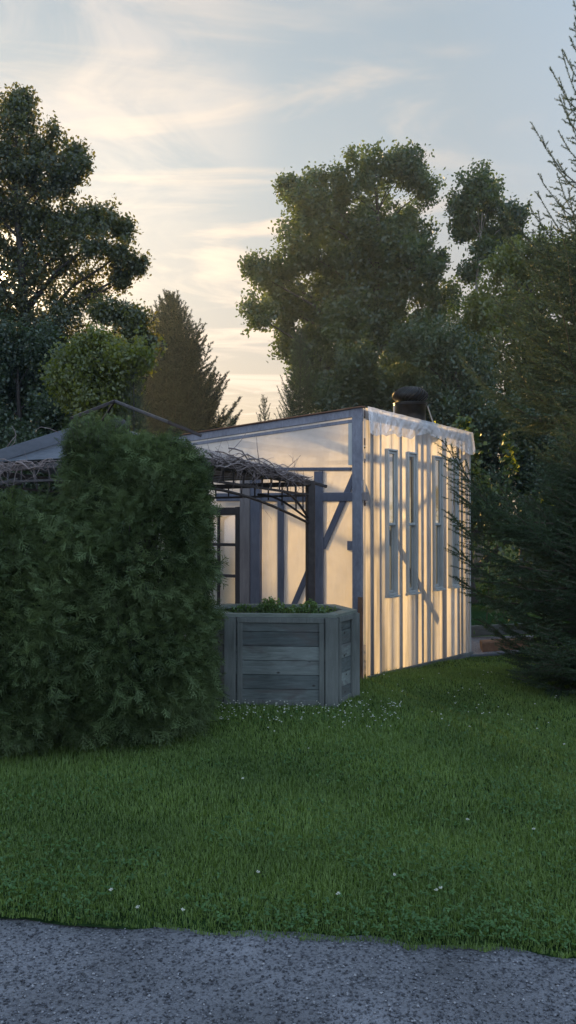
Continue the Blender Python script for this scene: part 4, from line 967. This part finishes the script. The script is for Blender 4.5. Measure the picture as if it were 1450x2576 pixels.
nB = N(t, 'TexNoise', Scale=7.0, Detail=6.0, Roughness=.6, Distortion=.9); mB = N(t, 'Mapping'); mB.inputs['Scale'].default_value = (.45, 1, 1.5); mB.inputs['Rotation'].default_value = (0, math.radians(25), 0)
L(t, geo.outputs['Generated'], mB.inputs[0]); L(t, mB.outputs[0], nB.inputs['Vector'])
tB = N(t, 'MapRange', _interpolation_type='SMOOTHSTEP'); tB.inputs['From Min'].default_value = .40; tB.inputs['From Max'].default_value = .66; L(t, nB.outputs['Fac'], tB.inputs['Value'])
pB = N(t, 'Math', _operation='MULTIPLY'); L(t, sB.outputs[0], pB.inputs[0]); L(t, tB.outputs[0], pB.inputs[1])
vB = N(t, 'VectorMath', _operation='SCALE'); vB.inputs[0].default_value = (.20, .12, .06); L(t, pB.outputs[0], vB.inputs['Scale'])
tot = vadd(vadd(vadd(vadd(mc.outputs['Result'], g1), g2), g3), vB.outputs[0])
ks = N(t, 'VectorMath', _operation='SCALE'); ks.inputs['Scale'].default_value = K; L(t, tot, ks.inputs[0])
fin = N(t, 'Mix', _data_type='RGBA'); fin.inputs["Factor"].default_value = .97; L(t, sky.outputs[0], fin.inputs['A']); L(t, ks.outputs[0], fin.inputs['B'])
bg = N(t, 'Background', Strength=.10); L(t, fin.outputs['Result'], bg.inputs[0]); o = N(t, 'OutputWorld'); L(t, bg.outputs[0], o.inputs[0])
ld = bpy.data.lights.new('sun', 'SUN'); ld.energy = 4.0; ld.angle = math.radians(1.8); ld.color = (1.0, .60, .21)
lo = bpy.data.objects.new('sun', ld); C.objects.link(lo); lo.rotation_euler = (-SUN).to_track_quat('-Z', 'Y').to_euler(); lo.location = tuple(SUN*60)

mb = MB(); mb.add([(x, y, z) for z in (-3.0, 24.0) for x, y in ((-45, -12), (45, -12), (45, 52), (-45, 52))], [[3, 2, 1, 0], [4, 5, 6, 7], [0, 1, 5, 4], [1, 2, 6, 5], [2, 3, 7, 6], [3, 0, 4, 7]])
mh, th = nt('haze'); pv = th.nodes.new('ShaderNodeVolumePrincipled'); pv.inputs['Color'].default_value = (.6, .8, 1.0, 1); pv.inputs['Density'].default_value = HAZE; pv.inputs['Anisotropy'].default_value = .6
oh = N(th, 'OutputMaterial'); L(th, pv.outputs[0], oh.inputs['Volume'])
props(mb.build('haze', mh), 'thin evening haze between the camera and the trees', 'haze', kind='stuff')
# ---------------------------------------------------------------- camera and render
cd = bpy.data.cameras.new('camera'); cam = bpy.data.objects.new('camera', cd); C.objects.link(cam)
cam.location = (0, 0, EYE); cam.rotation_euler = (math.radians(90)+PITCH, 0, 0)
cd.sensor_fit = 'VERTICAL'; cd.sensor_height = 36; cd.lens = 36*F/2576; cd.clip_end = 3000; cd.clip_start = .05
sc.camera = cam
sc.render.engine = 'CYCLES'; cy = sc.cycles
cy.use_denoising = True; cy.max_bounces = 7; cy.diffuse_bounces = 4; cy.glossy_bounces = 3; cy.transparent_max_bounces = 12; cy.transmission_bounces = 6
cy.sample_clamp_indirect = 6; cy.caustics_reflective = False; cy.caustics_refractive = False
sc.view_settings.view_transform = 'Standard'; sc.view_settings.look = 'None'; sc.view_settings.exposure = 1.25; sc.view_settings.gamma = 1
